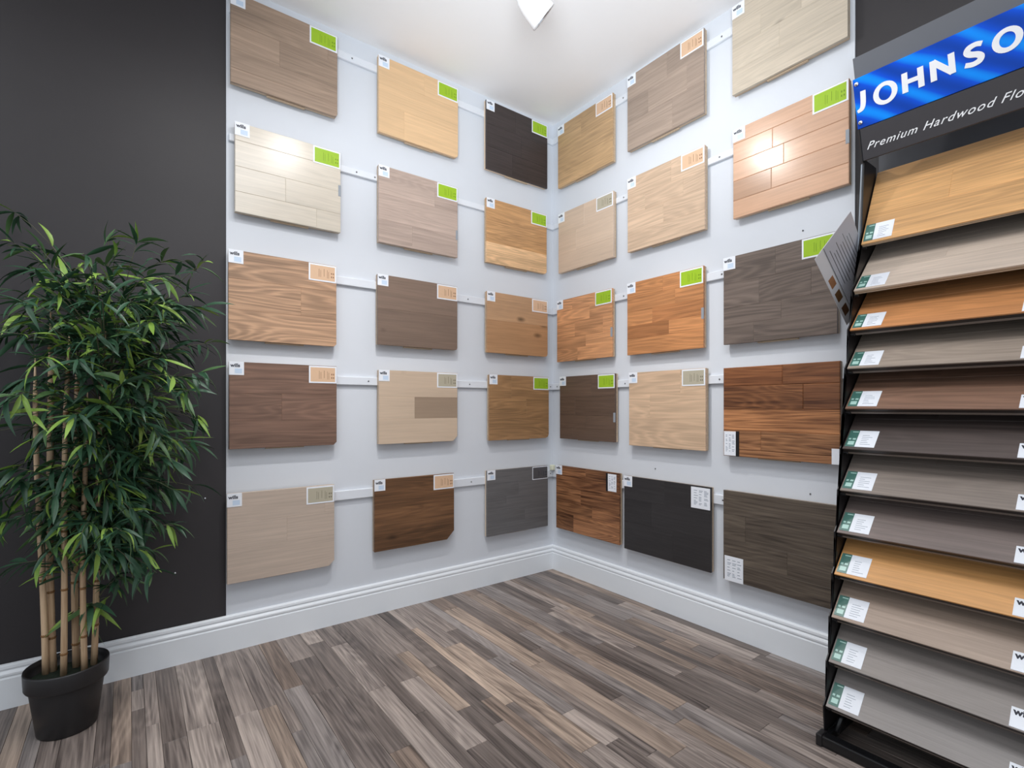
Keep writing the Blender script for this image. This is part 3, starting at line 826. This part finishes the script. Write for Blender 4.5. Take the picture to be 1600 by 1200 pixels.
def stroke_letter(strokes, hw):
    """outline letter strokes (polylines in letter units) into one flat prism mesh"""
    V, F = [], []
    def smooth_line(pts):
        if len(pts) < 4 or len(pts) > 20: return pts
        P = [tuple(p) + ((1.0,) if len(p) < 3 else ()) for p in pts]; out = []
        for i in range(len(P) - 1):
            p0, p1, p2, p3 = P[max(0, i - 1)], P[i], P[i + 1], P[min(len(P) - 1, i + 2)]
            for k in range(4):
                u = k / 4.0
                out.append(tuple(0.5 * (2 * b + (c - a) * u + (2 * a - 5 * b + 4 * c - d) * u * u + (3 * b - a - 3 * c + d) * u ** 3) for a, b, c, d in zip(p0, p1, p2, p3)))
        out.append(P[-1]); return out
    for si_, pts in enumerate(strokes):
        pts = smooth_line(pts)
        n = len(pts); L_, R_ = [], []
        for i, p in enumerate(pts):
            p = Vector(p[:2])
            a = Vector(pts[max(0, i - 1)][:2]); b = Vector(pts[min(n - 1, i + 1)][:2])
            closed = (Vector(pts[0][:2]) - Vector(pts[-1][:2])).length < 1e-6
            if closed and i in (0, n - 1): a = Vector(pts[n - 2][:2]); b = Vector(pts[1][:2])
            t = (b - a).normalized(); nn = Vector((-t.y, t.x))
            wv = pts[i][2] if len(pts[i]) > 2 else 1.0
            if 0 < i < n - 1 or closed:
                t1 = (p - a).normalized() if (p - a).length > 1e-9 else t
                cs = max(0.5, (Vector((-t1.y, t1.x))).dot(nn)); k = 1 / cs
            else: k = 1
            L_.append(p + nn * hw * wv * k); R_.append(p - nn * hw * wv * k)
        off = len(V)
        for yy in (-0.0012 - 0.00025 * si_, 0.0):
            for q in L_: V.append((q.x, yy, q.y))
            for q in R_: V.append((q.x, yy, q.y))
        for i in range(n - 1):
            F.append((off + i, off + n + i, off + n + i + 1, off + i + 1))
            F.append((off + 2 * n + i, off + 2 * n + i + 1, off + 3 * n + i + 1, off + 3 * n + i))
            F.append((off + i, off + i + 1, off + 2 * n + i + 1, off + 2 * n + i))
            F.append((off + n + i, off + 3 * n + i, off + 3 * n + i + 1, off + n + i + 1))
        F.append((off, off + 2 * n, off + 3 * n, off + n)); F.append((off + n - 1, off + 2 * n - 1, off + 4 * n - 1, off + 3 * n - 1))
    me = pydata('letter', V, F)
    bm = bmesh.new(); bm.from_mesh(me); bmesh.ops.recalc_face_normals(bm, faces=bm.faces); bm.to_mesh(me); bm.free()
    return me
def ell(cx, cz, rx, rz, wx=1.0, wz=0.8, n=28):
    return [(cx + rx * math.cos(2 * math.pi * i / n), cz + rz * math.sin(2 * math.pi * i / n), wx * math.cos(2 * math.pi * i / n) ** 2 + wz * math.sin(2 * math.pi * i / n) ** 2) for i in range(n + 1)]
LETTERS = [   # strokes in sign coordinates (metres): x from the left end, z up
    ('J', [[(0.018, 0.201), (0.016, 0.168), (0.011, 0.152, .9), (-0.001, 0.147, .6)]]),
    ('O', [ell(0.073, 0.1695, 0.0235, 0.0255)]),
    ('H', [[(0.122, 0.200), (0.121, 0.147)], [(0.159, 0.199), (0.159, 0.146)], [(0.122, 0.174, .85), (0.159, 0.173, .85)]]),
    ('N', [[(0.187, 0.147), (0.187, 0.200)], [(0.187, 0.197), (0.228, 0.151)], [(0.228, 0.148), (0.227, 0.200)]]),
    ('S', [[(0.290, 0.192, .85), (0.278, 0.196, .85), (0.264, 0.193), (0.259, 0.184), (0.266, 0.176), (0.280, 0.170), (0.287, 0.162), (0.283, 0.153), (0.270, 0.150, .9), (0.254, 0.154, .85)]]),
    ('O', [ell(0.338, 0.1755, 0.0225, 0.0235)]),
    ('N', [[(0.387, 0.147), (0.387, 0.200)], [(0.387, 0.197), (0.428, 0.151)], [(0.428, 0.148), (0.427, 0.200)]]),
]
for ch, st in LETTERS:
    o = new_obj('letter', stroke_letter(st, 0.0070), M['white_print'], sign)
    o.location = (0, -0.0031, 0)
for sx, sz in ((0.004, 0.226), (0.004, 0.114), (0.444, 0.226), (0.444, 0.114)):
    o = new_obj('sign_screw', lathe('sign_screw', [(0.0001, 0.0), (0.0062, 0.0), (0.0062, 0.003), (0.004, 0.005), (0.0001, 0.0055)], 16), M['chrome'], sign)
    o.matrix_local = Matrix.Translation((sx, -0.003, sz)) @ Matrix.Rotation(math.pi / 2, 4, 'X')
t = new_obj('script_lettering', text_mesh('Premium Hardwood Flooring', 0.032, 0.0008, 0.0001, 0.5, 1.14), M['white_print'], strip)
tw = max(v.co.x for v in t.data.vertices)
t.matrix_local = Matrix.Translation((0.012, -0.0066, 0.029)) @ Matrix.Rotation(math.pi / 2, 4, 'X') @ Matrix.Diagonal((0.432 / tw * 1.0, 0.95, 1, 1))

# trays and boards
BW, BL = 0.428, 0.300
RACKW = [
    ('golden oak', wd('rack_golden_oak', (222, 164, 100), 0.12, cath=0.25, scale=1.0), 'ply'),
    ('whitewashed oak', wd('rack_whitewashed', (204, 184, 166), 0.08, cath=0.15), 'ply'),
    ('amber', wd('rack_amber', (206, 134, 76), 0.12, cath=0.3), 'd'),
    ('pewter grey', wd('rack_pewter', (150, 134, 120), 0.13, cath=0.3), 'd'),
    ('russet brown', wd('rack_russet', (132, 96, 76), 0.15, cath=0.3), 'd'),
    ('dark ebony', wd('rack_ebony', (82, 70, 66), 0.14, cath=0.3), 'd'),
    ('stone grey', wd('rack_stone', (140, 126, 116), 0.10, cath=0.2), 'd'),
    ('plum grey', wd('rack_plum', (126, 110, 104), 0.10, cath=0.1), 'd'),
    ('bright amber gold', wd('rack_gold', (224, 158, 88), 0.08, cath=0.15), 'd'),
    ('taupe', wd('rack_taupe', (172, 148, 130), 0.09, cath=0.2), 'd'),
    ('ash grey', wd('rack_ash', (142, 132, 126), 0.07, cath=0.15), 'd'),
    ('cool silver grey', wd('rack_silver', (146, 138, 134), 0.06, cath=0.15), 'd'),
]
ORD = ['top', 'second', 'third', 'fourth', 'fifth', 'sixth', 'seventh', 'eighth', 'ninth', 'tenth', 'eleventh', 'lowest']
M['dark_edge'] = plain('dark_board_edge', (44, 36, 33), 0.4, 0.4, noise=0.1, scale=60)
tcore = M['ply']
for i, (x, z, ang) in enumerate(FR):
    a = math.radians(ang)
    up = Vector((math.cos(a), 0, math.sin(a)))        # up the slope
    nr = Vector((-math.sin(a), 0, math.cos(a)))       # out of the board face
    y0 = RY - 0.003
    # local x -> -y world, local y -> -normal (into board), local z -> up slope ; origin = front left corner of the face
    MX = Matrix(((0, -nr.x, up.x, x), (-1, -nr.y, up.y, y0), (0, -nr.z, up.z, z), (0, 0, 0, 1)))
    nm, wm, cm = RACKW[i]
    L_ = 0.298 if i == 0 else 0.275
    root = empty('rack_sample_board')
    root.matrix_world = MX
    thick = 0.014
    cols = [0.42, 1.0] if i in (0, 1) else [0.5, 1.0]
    # planks on the face: two or three strips
    zs = [0.0, 0.108, 0.216, L_] if i < 2 else [0.0, 0.125, 0.205, L_]
    rr = random.Random(100 + i)
    for s in range(3):
        jx = [0.0, BW] if s != 1 else [0.0, 0.47 * BW, BW]
        for q in range(len(jx) - 1):
            P = [(jx[q], zs[s]), (jx[q + 1], zs[s]), (jx[q + 1], zs[s + 1]), (jx[q], zs[s + 1])]
            o = new_obj('plank', slab('plank', P, 0.004, 0.0, 0.0006), wm, root)
            j = 1 + rr.uniform(-0.05, 0.05); o.color = (j, j, j, 1)
    if cm == 'ply':
        new_obj('core', boxes_mesh('core', [(0.0005, BW - 0.0005, 0.004, 0.0085, 0.0005, L_)]), tcore, root)
        new_obj('core_line', boxes_mesh('core_line', [(0.0002, BW - 0.0002, 0.0085, 0.0100, 0.0008, L_)]), plain('brown_glue_line', (112, 74, 44), 0.6), root)
        new_obj('core', boxes_mesh('core', [(0.0005, BW - 0.0005, 0.0100, thick, 0.0005, L_)]), tcore, root)
    else:
        new_obj('core', boxes_mesh('core', [(0.0005, BW - 0.0005, 0.004, thick, 0.0005, L_)]), M['dark_edge'], root)
    # left info card: teal strip and white sheet under a clear sleeve
    c = new_obj('info_card', bev_box('info_card', 0.004, 0.078, -0.0009, 0.0, 0.009, 0.074, 0.0003), M['card'], root)
    c['label'] = 'white and teal information card'
    new_obj('teal_panel', boxes_mesh('teal_panel', [(0.004, 0.029, -0.0012, -0.0008, 0.009, 0.074)]), M['teal'], c)
    new_obj('teal_icons', boxes_mesh('teal_icons', [(0.009, 0.025, -0.0015, -0.0011, 0.016, 0.030), (0.008, 0.014, -0.0015, -0.0011, 0.036, 0.042),
            (0.018, 0.026, -0.0015, -0.0011, 0.036, 0.042), (0.012, 0.027, -0.0015, -0.0011, 0.066, 0.069)]), M['teal_light'], c)['kind'] = 'stuff'
    B = []
    for k in range(6):
        B.append((0.040, 0.040 + rr.uniform(0.012, 0.03), -0.0012, -0.0008, 0.054 - k * 0.007, 0.0552 - k * 0.007))
    new_obj('print_lines', boxes_mesh('print_lines', B), M['greyink'], c)['kind'] = 'stuff'
    if i >= 1:
        cc = new_obj('brand_tag', bev_box('brand_tag', 0.370, 0.424, -0.0012, 0.0, 0.003, 0.050, 0.0004), M['card'], root)
        t = new_obj('lettering', text_mesh('wills', 0.021, 0.0003, 0.0008), M['ink'], cc)
        t.matrix_local = Matrix.Translation((0.3745, -0.0016, 0.033)) @ Matrix.Rotation(math.pi / 2, 4, 'X')
    # tray below the board (part of the rack)
    tr = new_obj('tray', boxes_mesh('tray', [(0.0, RWID - 0.003, thick, thick + 0.003, 0.004, L_ * 0.9)]), M['black'], rack)
    tr.matrix_parent_inverse = rack.matrix_world.inverted(); tr.matrix_basis = MX
    if cm != 'ply':
        lp = new_obj('tray_lip', boxes_mesh('tray_lip', [(0.012, RWID - 0.004, thick + 0.0002, thick + 0.006, -0.001, 0.0038)]), M['lip'], rack)
        lp.matrix_parent_inverse = rack.matrix_world.inverted(); lp.matrix_basis = MX
    lc = new_obj('corner_clip', bev_box('corner_clip', -0.0028, 0.010, thick + 0.0004, thick + 0.009, -0.002, 0.018, 0.001), M['black'], rack)
    lc.matrix_parent_inverse = rack.matrix_world.inverted(); lc.matrix_basis = MX
    tag(root, '%s sample board, %s on the tilted display rack' % (nm, ORD[i]), 'sample board', 'tilted sample boards on the display rack')

# ------------------------------------------------------------------ leaflets at the rack side
def leaflet(name, pts, y, th, mat):
    """pts: corners in (x,z) of the plane y=const"""
    n = len(pts)
    V = [(p[0], y, p[1]) for p in pts] + [(p[0], y + th, p[1]) for p in pts]
    F = [tuple(range(n)), tuple(range(n, 2 * n))[::-1]] + [(i, n + i, n + (i + 1) % n, (i + 1) % n) for i in range(n)]
    me = pydata(name, V, F)
    bm = bmesh.new(); bm.from_mesh(me); bmesh.ops.recalc_face_normals(bm, faces=bm.faces); bm.to_mesh(me); bm.free()
    return me
def lpart(name, me, mat, parent):
    o = new_obj(name, me, mat, parent); o.matrix_parent_inverse = Matrix.Translation(parent.location).inverted(); return o
# two letter-size sheets slipped askew behind the rack end
LB = Vector((-0.345, -1.573, 1.393)); LC = Vector((-0.124, -1.580, 1.215)); LA = Vector((-0.190, -1.626, 1.543))
q1 = (LB - LC); LW = q1.length; q1.normalize()
q2 = (LA - LB); q2 = (q2 - q1 * q2.dot(q1)); LH = q2.length; q2.normalize()
q3 = q1.cross(q2)
if q3.dot(CAM - LB) < 0: q3 = -q3
def sheet(a0, a1, b0, b1, d, th, name='sheet'):
    P = [(a0, b0), (a1, b0), (a1, b1), (a0, b1)]
    # keep the hidden corner clear of the wall face
    P = clip_half(P, q1.x, q2.x, -0.012 - LC.x)
    P = clip_half(P, -q1.y, -q2.y, 1.622 + LC.y)
    n = len(P)
    V = [tuple(LC + q1 * a + q2 * b + q3 * (d + th)) for a, b in P] + [tuple(LC + q1 * a + q2 * b + q3 * d) for a, b in P]
    F = [tuple(range(n)), tuple(range(n, 2 * n))[::-1]] + [(i, n + i, n + (i + 1) % n, (i + 1) % n) for i in range(n)]
    me = pydata(name, V, F)
    bm = bmesh.new(); bm.from_mesh(me); bmesh.ops.recalc_face_normals(bm, faces=bm.faces); bm.to_mesh(me); bm.free()
    return me
lf = empty('swatch_leaflet', tuple(LC)); lf.matrix_world = Matrix.Translation(lf.location)
lpart('sheet', sheet(0, LW, 0, LH, 0, 0.0012), M['paper2'], lf)
for k, (a, rgb) in enumerate(((0.050, (92, 62, 40)), (0.110, (104, 74, 46)), (0.168, (150, 104, 70)))):
    lpart('swatch_print', sheet(a - 0.018, a + 0.018, 0.010, 0.036, 0.0012, 0.0003, 'swatch_print'), plain('swatch_print', rgb, 0.4, noise=0.2, scale=80), lf)
tag(lf, 'light grey leaflet with brown wood swatches hanging left of the rack', 'leaflet')
lg = empty('text_leaflet', tuple(LC + q2 * 0.05)); lg.matrix_world = Matrix.Translation(lg.location)
lpart('sheet', sheet(0.002, LW + 0.002, 0.046, LH, 0.0035, 0.0012), M['paper'], lg)
rr = random.Random(9)
for k in range(9):
    b0 = 0.062 + k * 0.0125
    lpart('text_line', sheet(0.11 + rr.uniform(0, .03), LW - 0.025 - (0.02 if k % 3 else 0), b0, b0 + 0.0022, 0.0047, 0.0003, 'text_line'), M['strip'] if k == 0 else M['screw'], lg)
tag(lg, 'darker grey text leaflet in front of the swatch leaflet', 'leaflet')
# upright stack of leaflets in a pocket on the rack side
ls = empty('leaflet_stack', (-0.13, RY + 0.008, 1.40)); ls.matrix_world = Matrix.Translation(ls.location)
for k in range(2):
    P = [(-0.176 + 0.004 * k, 1.395), (-0.098 + 0.006 * k, 1.42), (-0.062 - 0.006 * k, 1.722 - 0.006 * k), (-0.140 + 0.002 * k, 1.718)]
    lpart('sheet', leaflet('sheet', P, RY + 0.0036 + 0.0022 * k, 0.0016, None), M['acrylic'], ls)
tag(ls, 'upright blue-grey leaflet stack tucked against the rack end', 'leaflets')

# ------------------------------------------------------------------ track lamp on the ceiling
tr = empty('track_light', (-1.1, -0.885, H)); tr.matrix_world = Matrix.Translation(tr.location)
o = new_obj('track_bar', bev_box('track_bar', -1.0, 0.40, -0.018, 0.018, -0.020, 0.0, 0.002), M['lampwhite'], tr)
for rim, aim, power, aim2, power2 in LAMPS:
    d = (aim - rim).normalized()
    q = d.to_track_quat('-Z', 'Y').to_matrix().to_4x4()
    # body: rim at z=0 opening towards -z, tail at +z
    prof_ = [(0.046, 0.002), (0.050, 0.0), (0.0505, 0.006), (0.048, 0.030), (0.044, 0.062), (0.037, 0.090), (0.024, 0.108), (0.0001, 0.114)]
    hd = new_obj('lamp_head', lathe('lamp_head', prof_, 36), M['lampwhite'], tr)
    hd.matrix_parent_inverse = tr.matrix_world.inverted(); hd.matrix_basis = Matrix.Translation(rim) @ q
    inner = new_obj('lamp_reflector', lathe('lamp_reflector', [(0.046, 0.002), (0.042, 0.022), (0.032, 0.036)], 36), M['chrome'], hd)
    ln = new_obj('lamp_lens', lathe('lamp_lens', [(0.0001, 0.034), (0.032, 0.034)], 24), M['lens'], hd)
    tail = rim - d * 0.080
    v, f = tube_vf([tuple(tail), (tail.x, -0.885, H - 0.06), (tail.x, -0.885, H - 0.019)], 0.009, 10)
    st = new_obj('lamp_stem', pydata('lamp_stem', v, f, True), M['lampwhite'], tr)
    st.matrix_parent_inverse = tr.matrix_world.inverted()
tag(tr, 'white track light with tilted bullet heads on the ceiling', 'lamp')

# ------------------------------------------------------------------ bamboo in a black pot
PX, PY = -2.142, -0.250
plant = empty('potted_bamboo', (PX, PY, 0)); plant.matrix_world = Matrix.Translation(plant.location)
tag(plant, 'artificial bamboo plant with green leaves in a black plastic pot', 'plant')
pot = new_obj('pot', lathe('pot', [(0.0001, 0.0), (0.066, 0.0), (0.070, 0.004), (0.0865, 0.134), (0.0865, 0.136), (0.0945, 0.138), (0.0965, 0.142),
                                   (0.0985, 0.186), (0.0975, 0.190), (0.0945, 0.190), (0.091, 0.178), (0.088, 0.148), (0.0001, 0.146)], 56), M['pot'], plant)
sl = new_obj('soil', lathe('soil', [(0.0895, 0.156), (0.06, 0.162), (0.03, 0.159), (0.0001, 0.163)], 28), M['soil'], plant)
inv = plant.matrix_world.inverted()
def ppart(name, me, mat, parent=None):
    o = new_obj(name, me, mat, parent or plant)
    if parent is None: o.matrix_parent_inverse = inv
    return o
rp = random.Random(21)
def at_px(px, py, t):
    return CAM + ray(px, py) * t
# canes: base (x,y), lean at top
CANES = [((-2.196, -0.225), (-0.018, 0.000), 1.10, 0.0085), ((-2.178, -0.208), (-0.010, 0.010), 1.24, 0.0105), ((-2.154, -0.262), (0.018, -0.01), 1.18, 0.0085),
         ((-2.124, -0.215), (-0.002, 0.010), 1.16, 0.0100), ((-2.104, -0.262), (0.005, -0.01), 1.00, 0.0085), ((-2.086, -0.238), (0.034, 0.005), 1.22, 0.0090)]
TOPS = []
for (bx, by), (lx, ly), hh, rad in CANES:
    pts, rr_ = [], []
    n = 14
    wob = rp.uniform(0, 6)
    def cp(s):
        return Vector((bx + lx * s + 0.004 * math.sin(wob + 5 * s), by + ly * s + 0.003 * math.cos(wob + 4 * s), 0.15 + (hh - 0.15) * s))
    for k in range(n + 1):
        s = k / n; pts.append(tuple(cp(s))); rr_.append(rad * (1 - 0.35 * s) * (1.0 if s < 0.86 else max(0.18, 1 - (s - 0.86) / 0.14 * 0.85)))
    v, f = tube_vf(pts, rr_, 10)
    # store with grain axis along x: build directly in world space, material is isotropic enough
    cane = ppart('cane', pydata('cane', v, f, True), M['cane'])
    z = 0.22 + rp.uniform(0, 0.08)
    while z < hh - 0.05:
        s = (z - 0.15) / (hh - 0.15); p = cp(s); r_ = rad * (1 - 0.35 * s)
        nd = new_obj('node', lathe('node', [(r_ * 0.98, -0.004), (r_ * 1.14, -0.0012), (r_ * 1.14, 0.0012), (r_ * 0.98, 0.004)], 10), M['node'], cane)
        nd.matrix_basis = Matrix.Translation(p)
        z += rp.uniform(0.12, 0.19)
    TOPS.append(cp)

# leaf shapes (length 1 along +x, droops towards -z)
def leaf_mesh(droop, fold, width, twist):
    prof_ = [(0.0, 0.08), (0.10, 0.42), (0.26, 0.86), (0.45, 1.0), (0.66, 0.80), (0.85, 0.42), (1.0, 0.02)]
    V, F = [], []
    for s, ww in prof_:
        z = -droop * s * s; x = s * (1 - 0.25 * droop * s)
        hw = ww * width / 2; tz = twist * s
        for sd in (-1, 0, 1):
            yy = sd * hw * math.cos(tz); zz = z + (abs(sd) * hw * fold) + sd * hw * math.sin(tz)
            V.append((x, yy, zz))
    for k in range(len(prof_) - 1):
        for q in range(2):
            a = k * 3 + q
            F.append((a, a + 3, a + 4, a + 1))
    return pydata('leaf', V, F, True)
SHAPES = {}
for mk in ('leaf_dark', 'leaf_mid', 'leaf_bright'):
    SHAPES[mk] = []
    for k in range(6):
        me = leaf_mesh(rp.uniform(0.05, 0.55), rp.uniform(0.25, 0.6), rp.uniform(0.12, 0.17), rp.uniform(-0.7, 0.7))
        me.materials.append(M[mk]); SHAPES[mk].append(me)

leaves = []      # (matrix, meshkey, shape index, size)
twigs = []
def safe(p):
    p = Vector(p)
    if p.y > -0.02: p.y = -0.02 - rp.uniform(0, 0.03)
    return p
def add_leaf(base, direc, length, mk):
    d = Vector(direc).normalized()
    tip = base + d * length
    if tip.y > -0.015:
        d.y -= (tip.y + 0.03) / length; d.normalize()
    up = Vector((0, 0, 1)) + Vector((rp.uniform(-.7, .7), rp.uniform(-.7, .7), 0))
    yv = up.cross(d)
    if yv.length < 1e-3: yv = Vector((0, 1, 0))
    yv.normalize(); zv = d.cross(yv)
    m = Matrix(((d.x, yv.x, zv.x, base.x), (d.y, yv.y, zv.y, base.y), (d.z, yv.z, zv.z, base.z), (0, 0, 0, 1))) @ Matrix.Scale(length, 4)
    leaves.append((m, mk, rp.randrange(6), length))
def spray(p, d, n, bright=0.16, L0=0.055, L1=0.108):
    """a tuft of leaves fanning out around direction d at twig end p"""
    d = Vector(d).normalized()
    for k in range(n):
        az = rp.uniform(-1.25, 1.25); el = rp.uniform(-0.75, 0.55)
        side = d.cross(Vector((0, 0, 1)));
        if side.length < 1e-3: side = Vector((1, 0, 0))
        side.normalize(); upv = side.cross(d)
        q = d * math.cos(az) * math.cos(el) + side * math.sin(az) + upv * math.sin(el)
        q.z -= 0.12
        u = rp.random()
        mk = 'leaf_bright' if u < bright else ('leaf_mid' if u < bright + 0.18 else 'leaf_dark')
        bp = p - d * rp.uniform(0, 0.05)
        add_leaf(safe(bp), q, rp.uniform(L0, L1), mk)
def branch(p0, p1, n_spray, n_leaf, bright=0.16):
    p0, p1 = Vector(p0), safe(p1)
    mid = (p0 + p1) / 2 + Vector((0, 0, 0.05 + 0.1 * (p1 - p0).length))
    mid = safe(mid)
    pts = []
    for k in range(6):
        s = k / 5
        pts.append(p0 * (1 - s) ** 2 + mid * 2 * s * (1 - s) + p1 * s * s)
    twigs.append((pts, [0.0022 * (1 - 0.65 * k / 5) for k in range(6)]))
    for k in range(n_spray):
        s = 1.0 - 0.28 * k
        i = max(1, min(5, int(s * 5)))
        p = pts[i]; d = pts[i] - pts[i - 1]
        spray(p, d + Vector((rp.uniform(-.02, .02), rp.uniform(-.02, .02), 0)), n_leaf, bright)

# bushy crown: branches leave every cane at many heights
for ci, cp in enumerate(TOPS):
    hh = CANES[ci][2]
    for k in range(26):
        s = 0.30 + 0.70 * (k + rp.random()) / 26
        p0 = cp(min(1, s))
        az = rp.uniform(0, 2 * math.pi)
        reach = rp.uniform(0.08, 0.27) * (0.70 + 0.5 * s)
        rise = rp.uniform(-0.04, 0.10) if s < 0.8 else rp.uniform(0.04, 0.20)
        p1 = p0 + Vector((math.cos(az) * reach, math.sin(az) * reach * 0.8, rise))
        branch(p0, p1, rp.choice((2, 3, 3)), rp.choice((5, 6, 7)), 0.12)
# long outer sprays, in the directions the plant reaches into the room
for px, py, tt in [(318, 408, 1.55), (300, 455, 1.60), (325, 580, 1.56), (300, 610, 1.50), (300, 690, 1.60), (270, 720, 1.52), (255, 470, 1.45), (268, 545, 1.62),
                   (215, 375, 1.5), (170, 372, 1.55), (130, 395, 1.45), (60, 385, 1.5), (20, 330, 1.55), (10, 372, 1.4), (240, 500, 1.40), (230, 430, 1.35),
                   (215, 800, 1.55), (185, 760, 1.42), (240, 860, 1.60), (205, 905, 1.58), (190, 830, 1.40), (15, 800, 1.45), (30, 880, 1.42), (20, 730, 1.38),
                   (110, 650, 1.28), (60, 560, 1.25), (150, 520, 1.28), (30, 470, 1.25), (190, 600, 1.35), (90, 455, 1.26), (10, 620, 1.25),
                   (250, 560, 1.45), (220, 640, 1.42), (150, 430, 1.32), (205, 470, 1.30), (180, 400, 1.42), (120, 415, 1.55), (75, 410, 1.38), (40, 420, 1.5),
                   (275, 430, 1.50), (235, 520, 1.55), (285, 590, 1.48), (255, 680, 1.5), (160, 470, 1.25), (60, 500, 1.3), (120, 560, 1.24), (15, 520, 1.35), (45, 650, 1.3)]:
    p1 = safe(at_px(px, py, tt))
    ci = rp.randrange(6); cp = TOPS[ci]; hh = CANES[ci][2]
    z = min(hh - 0.03, max(0.35, p1.z - rp.uniform(0.05, 0.2)))
    branch(cp((z - 0.15) / (hh - 0.15)), p1, 3, 7, 0.2)
# low tuft near the pot with long bright leaves
cb = TOPS[2](0.17); spray(cb, Vector((-0.2, -1, -0.3)), 5, 0.5, 0.10, 0.15)
cb = TOPS[4](0.19); spray(cb, Vector((0.8, -0.6, 0.0)), 5, 0.5, 0.10, 0.14)
cb = TOPS[0](0.20); spray(cb, Vector((-0.8, -0.5, -0.1)), 4, 0.4, 0.10, 0.15)

# twigs: one mesh; leaves: the nearest and largest as single parts, the rest as one
V, F = [], []
for pts, rr_ in twigs:
    v, f = tube_vf([tuple(p) for p in pts], rr_, 5, len(V)); V += v; F += f
tw_o = ppart('twigs', pydata('twigs', V, F, True), M['twig']); tw_o['kind'] = 'stuff'
def vis(e):
    p = e[0].translation
    q = p - CAM; tz = q.dot(FW)
    px = 800 + FPX * q.dot(RT) / tz
    return (1.0 if px > -20 else 0.2) * e[3] / tz * (1.6 if e[1] == 'leaf_bright' else 1.0)
leaves.sort(key=vis, reverse=True)
for m, mk, si, ln_ in leaves[:300]:
    o = new_obj('leaf', SHAPES[mk][si], None, plant)
    o.matrix_parent_inverse = inv
    o.matrix_basis = m
V, F, MI = [], [], []
order = ['leaf_dark', 'leaf_mid', 'leaf_bright']
for m, mk, si, ln_ in leaves[300:]:
    me = SHAPES[mk][si]; off = len(V)
    V += [tuple(m @ v.co) for v in me.vertices]
    for p in me.polygons:
        F.append(tuple(i + off for i in p.vertices)); MI.append(order.index(mk))
me = pydata('foliage', V, F, True)
for k in order: me.materials.append(M[k])
me.polygons.foreach_set('material_index', MI)
fo = new_obj('foliage', me, None, plant); fo.matrix_parent_inverse = inv; fo['kind'] = 'stuff'
